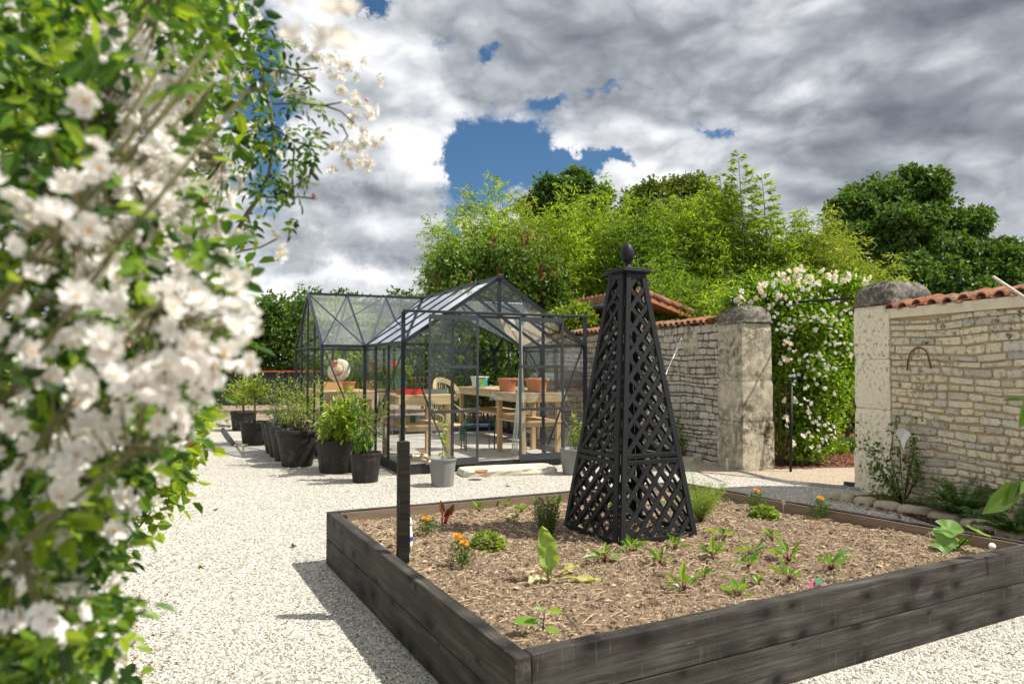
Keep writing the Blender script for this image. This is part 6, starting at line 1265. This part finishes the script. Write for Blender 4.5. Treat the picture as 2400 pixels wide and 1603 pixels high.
# foliage (compound leaves) in three depth layers; the body is a real volume
mbl = MB()
def fill(n, Y0, Y1, s0, s1, L0, L1, leafmi=0, y0=-60, y1=1680):
    P = []
    while len(P) < n:
        py = rr.uniform(y0, y1); e = edge(max(0, py)); px = rr.uniform(-180, e - (30 if py > 560 else 0))
        t = px / e
        if t > .70 and rr.random() < (t - .70) * (3.6 if py < 560 else 2.6): continue
        if Y1 < 1.3 and py > 950: continue
        Y = rr.uniform(Y0, Y1); P.append(tuple(spot(px * (s0 + (s1 - s0) * rr.random()), py, Y)))
    P = np.array(P); D = rdir(len(P), r) + (.5, -.1, -.25); compound(mbl, P, D, r.uniform(L0, L1, len(P)), r)
fill(2100, 1.9, 3.1, 1, 1, .08, .13); fill(1450, 1.2, 1.9, .95, 1, .05, .09); fill(50, .85, 1.25, .75, .96, .07, .10)
# thinner sprig leaves on the outer branches
SP = [(640, 250), (655, 300), (620, 200), (600, 160), (680, 190), (700, 215), (715, 170), (690, 240), (755, 235), (750, 262), (720, 320), (735, 350), (690, 290), (705, 300), (650, 320), (660, 360), (690, 350), (710, 375), (730, 400), (690, 400), (690, 440), (600, 420), (585, 440), (640, 460), (620, 400), (660, 420), (700, 420), (690, 500), (560, 500), (590, 520), (620, 330), (640, 120), (620, 80), (590, 60), (600, 110), (570, 90), (650, 60), (600, 240), (590, 290), (615, 270), (580, 340), (560, 380), (640, 400), (560, 130), (660, 140), (665, 230)]
Q = np.array([tuple(spot(x + rr.uniform(-9, 9), y + rr.uniform(-9, 9), 2.0 + rr.uniform(-.1, .1))) for x, y in SP for _ in range(3)]); compound(mbl, Q, rdir(len(Q), r) + (.1, 0, -.9), r.uniform(.04, .07, len(Q)), r, W=.42)
P = []
for _ in range(230):
    py = rr.uniform(-40, 1600); P.append(tuple(spot(rr.uniform(-60, min(250, edge(max(0, py)) - 120)), py, rr.uniform(1.0, 1.3))))
for _ in range(95):
    py = rr.uniform(480, 1500); P.append(tuple(spot(rr.uniform(200, edge(py) - 30), py, rr.uniform(1.05, 1.4))))
P = np.array(P); compound(mbl, P, rdir(len(P), r) + (.5, -.1, -.25), r.uniform(.06, .09, len(P)), r)
mbl.build('foliage', LM['rose'], rose)
mb = MB(); Q = []
for (x, y, Y, s) in ((480, 30, 1.3, .09), (120, 130, 1.2, .08), (420, 20, 1.2, .08), (540, 700, 1.1, .07), (250, 350, 1.2, .07), (190, 320, 1.2, .08), (60, 260, 1.1, .1), (510, 660, 1.1, .08), (470, 610, 1.2, .08), (40, 560, 1.0, .1), (320, 540, 1.2, .08), (170, 1120, 1.1, .08), (250, 1230, 1.1, .08), (210, 1420, 1.1, .10), (130, 1330, 1.1, .09), (190, 890, 1.05, .09), (60, 900, 1.1, .1), (40, 1150, 1.1, .1), (30, 1260, 1.1, .1), (130, 1480, 1.2, .1)):
    for _ in range(2 if x < edge(y) - 90 and Y > 1.05 else 0): Q.append(tuple(spot(x + rr.uniform(-30, 20), y + rr.uniform(-30, 30), Y + rr.uniform(-.05, .1))))
Q = np.array(Q); compound(mb, Q, rdir(len(Q), r) + (.3, 0, -.6), r.uniform(.06, .10, len(Q)), r); mb.build('young_foliage', LM['rose_y'], rose)
# flower clusters: (px,py,flower size px, count)
FC = [(300, 110, 68, 5), (320, 200, 68, 5), (350, 290, 66, 5), (370, 380, 66, 5), (330, 430, 72, 5), (450, 480, 56, 5), (330, 100, 60, 7), (290, 170, 66, 7), (350, 240, 64, 7), (390, 300, 60, 7), (430, 350, 55, 7), (330, 330, 70, 7), (380, 470, 66, 7), (460, 540, 58, 6), (300, 120, 62, 6), (330, 190, 58, 7), (310, 270, 62, 7), (370, 250, 50, 6), (350, 330, 66, 7), (400, 410, 60, 8), (350, 400, 70, 6), (270, 400, 66, 6), (440, 430, 55, 7), (130, 340, 92, 3), (60, 460, 100, 4), (130, 490, 98, 3), (250, 520, 72, 7), (200, 590, 80, 7), (270, 590, 70, 6), (160, 610, 76, 5), (40, 650, 92, 3), (110, 710, 80, 3),
      (170, 770, 88, 4), (240, 750, 70, 5), (300, 840, 100, 6), (250, 870, 86, 4), (370, 820, 92, 6), (340, 760, 70, 5), (400, 760, 66, 5), (420, 660, 62, 7), (450, 610, 58, 6), (380, 590, 62, 6), (500, 590, 52, 6), (450, 720, 72, 7), (500, 780, 80, 6), (560, 660, 62, 4), (600, 640, 56, 4), (590, 820, 92, 4), (560, 770, 80, 4), (560, 860, 86, 4), (500, 850, 84, 5), (440, 880, 92, 6), (380, 930, 88, 5), (300, 910, 80, 4), (470, 920, 86, 4), (370, 980, 60, 4), (430, 960, 56, 3),
      (500, 510, 46, 6), (520, 560, 42, 5), (480, 470, 44, 6), (540, 440, 36, 5), (560, 380, 34, 5), (500, 380, 40, 6), (480, 300, 40, 6), (450, 230, 42, 7), (540, 250, 34, 5), (500, 150, 36, 6), (440, 130, 44, 6), (550, 90, 32, 5), (420, 60, 44, 4), (200, 20, 50, 3), (600, 60, 32, 3), (610, 300, 30, 3), (640, 370, 30, 3), (560, 180, 30, 5), (470, 200, 40, 5), (590, 470, 34, 2), (400, 330, 46, 5), (620, 200, 28, 2), (650, 555, 40, 3),
      (728, 118, 44, 4), (745, 135, 40, 3), (790, 160, 44, 4), (748, 190, 44, 4), (812, 215, 46, 4), (845, 255, 50, 4), (870, 275, 46, 4), (835, 295, 42, 3), (790, 350, 46, 4), (830, 350, 42, 3), (850, 365, 40, 3), (815, 360, 34, 2), (705, 25, 120, 3), (760, 15, 110, 3),
      (60, 1040, 84, 4), (120, 1060, 80, 4), (180, 1020, 84, 4), (200, 1140, 70, 4), (230, 1240, 60, 4), (120, 1370, 70, 4), (220, 1350, 60, 4), (160, 1540, 62, 4), (240, 1540, 56, 4), (280, 1000, 70, 5), (250, 1060, 66, 5), (300, 1130, 60, 6), (340, 1060, 58, 4), (120, 1160, 66, 4), (60, 1110, 70, 3), (250, 1190, 60, 6), (290, 1200, 54, 4), (150, 1230, 66, 5), (340, 1200, 44, 3), (90, 1290, 70, 5), (190, 1290, 66, 6), (30, 1400, 84, 3), (90, 1440, 80, 4), (170, 1400, 62, 5), (260, 1400, 58, 6), (280, 1440, 56, 5), (270, 1500, 54, 5), (110, 1530, 60, 5), (180, 1480, 60, 3), (190, 1570, 60, 4), (300, 1560, 46, 4), (40, 1570, 60, 4), (20, 1240, 70, 3), (10, 350, 70, 3), (20, 830, 60, 2), (430, 1040, 44, 2), (40, 60, 60, 2), (230, 200, 44, 2)]
allf = []
for (fx, fy, s, n) in FC:
    Y = 2.0 if (fx > 700 and s < 60) else min(2.3, max(.62, .047 * FPX / s)); sp = s * .72 / FPX * Y
    for j in range(int(n * (1.75 if s > 38 else 1.5)) if n > 3 else int(n * 1.4)):
        c = spot(fx, fy, Y) + Vector((rr.gauss(0, 1), rr.gauss(0, .8), rr.gauss(0, 1))) * sp * (1 if n > 2 else .6); allf.append((c, .043 * rr.uniform(.75, 1.15), s))
w0 = RB - Vector((0, 0, CAM_H))
def px_of(c):
    p = c + w0; f_ = p.y * math.cos(PITCH) + p.z * math.sin(PITCH); return 1200 + FPX * p.x / f_, 801.5 - FPX * (p.z * math.cos(PITCH) - p.y * math.sin(PITCH)) / f_
def keep(q):
    x, y = px_of(q[0]); return x + q[1] * FPX / 2 / max(.3, (q[0] + RB).y) < edge(max(y, 0)) + 62 or (y < 620 and x > 640)
allf = [q for q in allf if keep(q)]
allf.sort(key=lambda q: -q[2] * q[1])
def fdir(i): return unit(np.array([rr.gauss(.35, .55), rr.gauss(-.55, .5), rr.gauss(.25, .55)]))
protos = []
for v in range(6):
    mb = MB(); rose_flower(mb, np.zeros((1, 3)), np.array([[0, 0, 1.]]), 1.0, r, ((7, 1.0, .15 + .08 * v), (6, .80, .5 + .1 * (v % 3)), (5, .55, .95))); protos.append(mb.build('flower', [LM['petal'], M['stamen']], rose))
for i, (c, s, _) in enumerate(allf[:100]):
    o = protos[i] if i < 6 else protos[i % 6].copy()
    if i >= 6: col.objects.link(o)
    o.parent = rose; o.location = c; o.scale = (s, s, s * rr.uniform(.9, 1.2)); o.rotation_euler = Vector(fdir(i)).to_track_quat('Z', 'Y').to_euler()
rest = allf[100:]; mb = MB(); PP = np.array([tuple(q[0]) for q in rest]); NN = np.array([fdir(0) for _ in rest]); SS = np.array([q[1] for q in rest]); rose_flower(mb, PP, NN, SS, r); o = mb.build('smaller_flowers', [LM['petal'], M['stamen']], rose); o['kind'] = 'stuff'
mb = MB()
bud = [(rr.uniform(100, 560), rr.uniform(60, 1400)) for _ in range(70)] + [(722, 412), (738, 466), (735, 460), (860, 235), (480, 470), (385, 70)]
for x, y in bud:
    if x > edge(y) - 25 and x < 600: continue
    c = spot(x, y, rr.uniform(1.3, 1.9) if x < 600 else 2.0); MB().lathe([(.001, -.006), (.004, -.003), (.005, .002), (.003, .007), (.001, .010)], (0, 0, 0), 8, cap=False).build('bud', M['bud'], rose, c, rot=(rr.uniform(-1, 1), rr.uniform(-1, 1), 0))
mb = MBC                                                 # flower stalks joining each bloom to a nearby cane
for (c, s, _) in allf:
    k = min(canes, key=lambda pts: min((p - c).length for p in pts[3:])); q = min(k[3:], key=lambda p: (p - c).length)
    if (q - c).length < .17: mb.tube([c, c.lerp(q, .45) + Vector((0, 0, -.02)), q], [.0012, .0015, .002], 4, cap=False)
MBC.build('canes', M['cane'], rose)

# ---- pink rose bush behind it and yellow pansies at its foot
pb = Vector((Pt(120, 855, 3.5).x, 3.5, 0)); root = thing('pink_rose_bush', 'lime green leaved rose bush with magenta blooms beside the gravel path', 'rose bush', pb); mb = MB()
def spot2(x, y, Y=3.5): return Pt(x, y, Y) - pb
Q = np.array([tuple(spot2(rr.triangular(180, 450, 400) - max(0, y - 1040) * .35, y, rr.uniform(3.2, 3.9))) for y in [rr.triangular(880, 1210, 1020) for _ in range(520)]]); compound(mb, Q, rdir(len(Q), r) + (.3, 0, .1), r.uniform(.10, .16, len(Q)), r, W=.75); mb.build('foliage', LM['rose_y'], root)
mb = MB()
for x, y in ((300, 950), (340, 980), (400, 1010), (420, 1050), (380, 1060), (330, 1100), (290, 1020), (440, 1090)): mb.tube([(rr.uniform(-.05, .05), rr.uniform(-.05, .05), 0), spot2(x, y) * .5 + Vector((0, 0, .1)), spot2(x, y)], [.008, .006, .003], 5)
mb.build('stems', M['cane'], root)
for (x, y, s) in ((428, 988, .062), (442, 1010, .03), (434, 1026, .04), (443, 1038, .035), (326, 1042, .045), (296, 950, .035), (340, 976, .03), (383, 996, .03), (338, 1086, .04), (305, 1035, .03), (350, 958, .03), (246, 1312, .03)):
    mb = MB(); rose_flower(mb, np.array([tuple(spot2(x, y, 3.25))]), np.array([[.4, -.8, .3]]), s, r, ((7, 1.0, .35), (6, .8, .75), (6, .6, 1.1), (4, .4, 1.35)), 0, None); mb.build('flower', LM['magenta'], root)
for i, (x, y, lb) in enumerate(((370, 1130, 'yellow pansy with dark eye under the magenta rose bush'), (325, 1170, 'rust and yellow pansy lowest at the edge of the path'))):
    g_ = G(x - 8, y + 60 * 1.0 + 25); Y = g_.y; t = thing('pansy', lb, 'pansy', g_); c = Pt(x, y, Y) - g_; mb = MB(); rose_flower(mb, np.array([tuple(c)]), np.array([[.3, -1, .2]]), .07, r, ((5, 1, .1),), 0, 1); mb.build('flower_head', [LM['orange'], M['potsoil']], t); ms = MB(); ms.tube([(0, 0, 0), c * .5 + Vector((.01, 0, 0)), c], .002, 4); ms.build('stem', M['cane'], t); mb = MB(); n = 60; u = r.uniform(0, .9, (n, 1)); P = np.array(c) * u + r.normal(size=(n, 3)) * .03; P[:, 2] = np.abs(P[:, 2]); leafset(mb, P, rdir(n, r) + (0, 0, .4), rdir(n, r) + (0, 0, 1), .045, .022, True); mb.build('foliage', LM['mid'], t)
# dry fallen leaves on the gravel beside it
mb = MB(); n = 46; px = r.uniform(285, 420, n); py = r.uniform(1290, 1580, n); P = np.array([tuple(G(a, b, .01)) for a, b in zip(px, py)]); leafset(mb, P, rdir(n, r) * (1, 1, .1), r.normal(size=(n, 3)) * .3 + (0, 0, 1), .03, .014, True); P2 = np.array([tuple(G(a, b, .01)) for a, b in zip(r.uniform(500, 760, 16), r.uniform(1250, 1500, 16))]); leafset(mb, P2, rdir(16, r) * (1, 1, .1), r.normal(size=(16, 3)) * .3 + (0, 0, 1), .02, .01, True)
tag(mb.build('fallen_leaves', M['seedhead']), 'brown dry leaves fallen on the gravel beside the rose', 'fallen leaves', kind='stuff')
for i, (x, y, L_, W2, lb) in enumerate(((245, 1318, .42, .26, 'flat pale stone under the rose at the edge of the gravel'), (180, 1560, .55, .3, 'large flat pale stone at the bottom left under the rose'))):
    c_ = G(x, y); V = []; n = 12; q = random.Random(i)
    for s_, z_ in ((1, -.01), (1.0, .04), (.85, .055)):
        for k in range(n): a = 2 * math.pi * k / n; V.append((math.cos(a) * L_ / 2 * s_ * q.uniform(.93, 1.05), math.sin(a) * W2 / 2 * s_ * q.uniform(.93, 1.05), z_))
    tag(MB().raw(V, [(j * n + k, j * n + (k + 1) % n, (j + 1) * n + (k + 1) % n, (j + 1) * n + k) for j in range(2) for k in range(n)] + [tuple(2 * n + k for k in range(n))]).build('flat_stone', M['border'], None, c_), lb, 'stone')
n = 150; px = 240 + 330 * r.rand(n) ** 1.8; py = r.uniform(1180, 1590, n); mb = MB(); P = np.array([tuple(G(a, b, .009)) for a, b in zip(px, py)]); leafset(mb, P, rdir(n, r) * (1, 1, .1), r.normal(size=(n, 3)) * .3 + (0, 0, 1), .017, .014, True)
tag(mb.build('fallen_petals', LM['petal_c']), 'cream rose petals fallen on the gravel beside the rose', 'fallen petals', kind='stuff')
wl = [((688, 1282), 'tiny green weed in the gravel left of the far corner of the bed'), ((505, 1195), 'tiny green weed in the open gravel beside the magenta rose bush'), ((1190, 1140), 'tiny green weed in the gravel behind the rear board'), ((470, 1330), 'tiny green weed in the middle of the left gravel path')]
for (q_, lb_) in wl:
    g_ = G(*q_); mb = MB(); leafset(mb, np.zeros((14, 3)) + (0, 0, .004), rdir(14, r) * (1, 1, .4) + (0, 0, .3), r.normal(size=(14, 3)) * .3 + (0, 0, 1), .035, .012, True); tag(mb.build('weed', LM['mid'], None, g_), lb_, 'weed')
# leaf litter / soil bed under the rose
sheet('rose_bed_soil', [(-3.6, .8), (-1.15, .8), (-1.35, 2.2), (-1.9, 3.0), (-2.15, 4.0), (-2.9, 4.6), (-6, 4.8), (-6, .8)], .006, simple('rose_bed', (.12, .08, .05), .95, .5, 8, 30, .8))
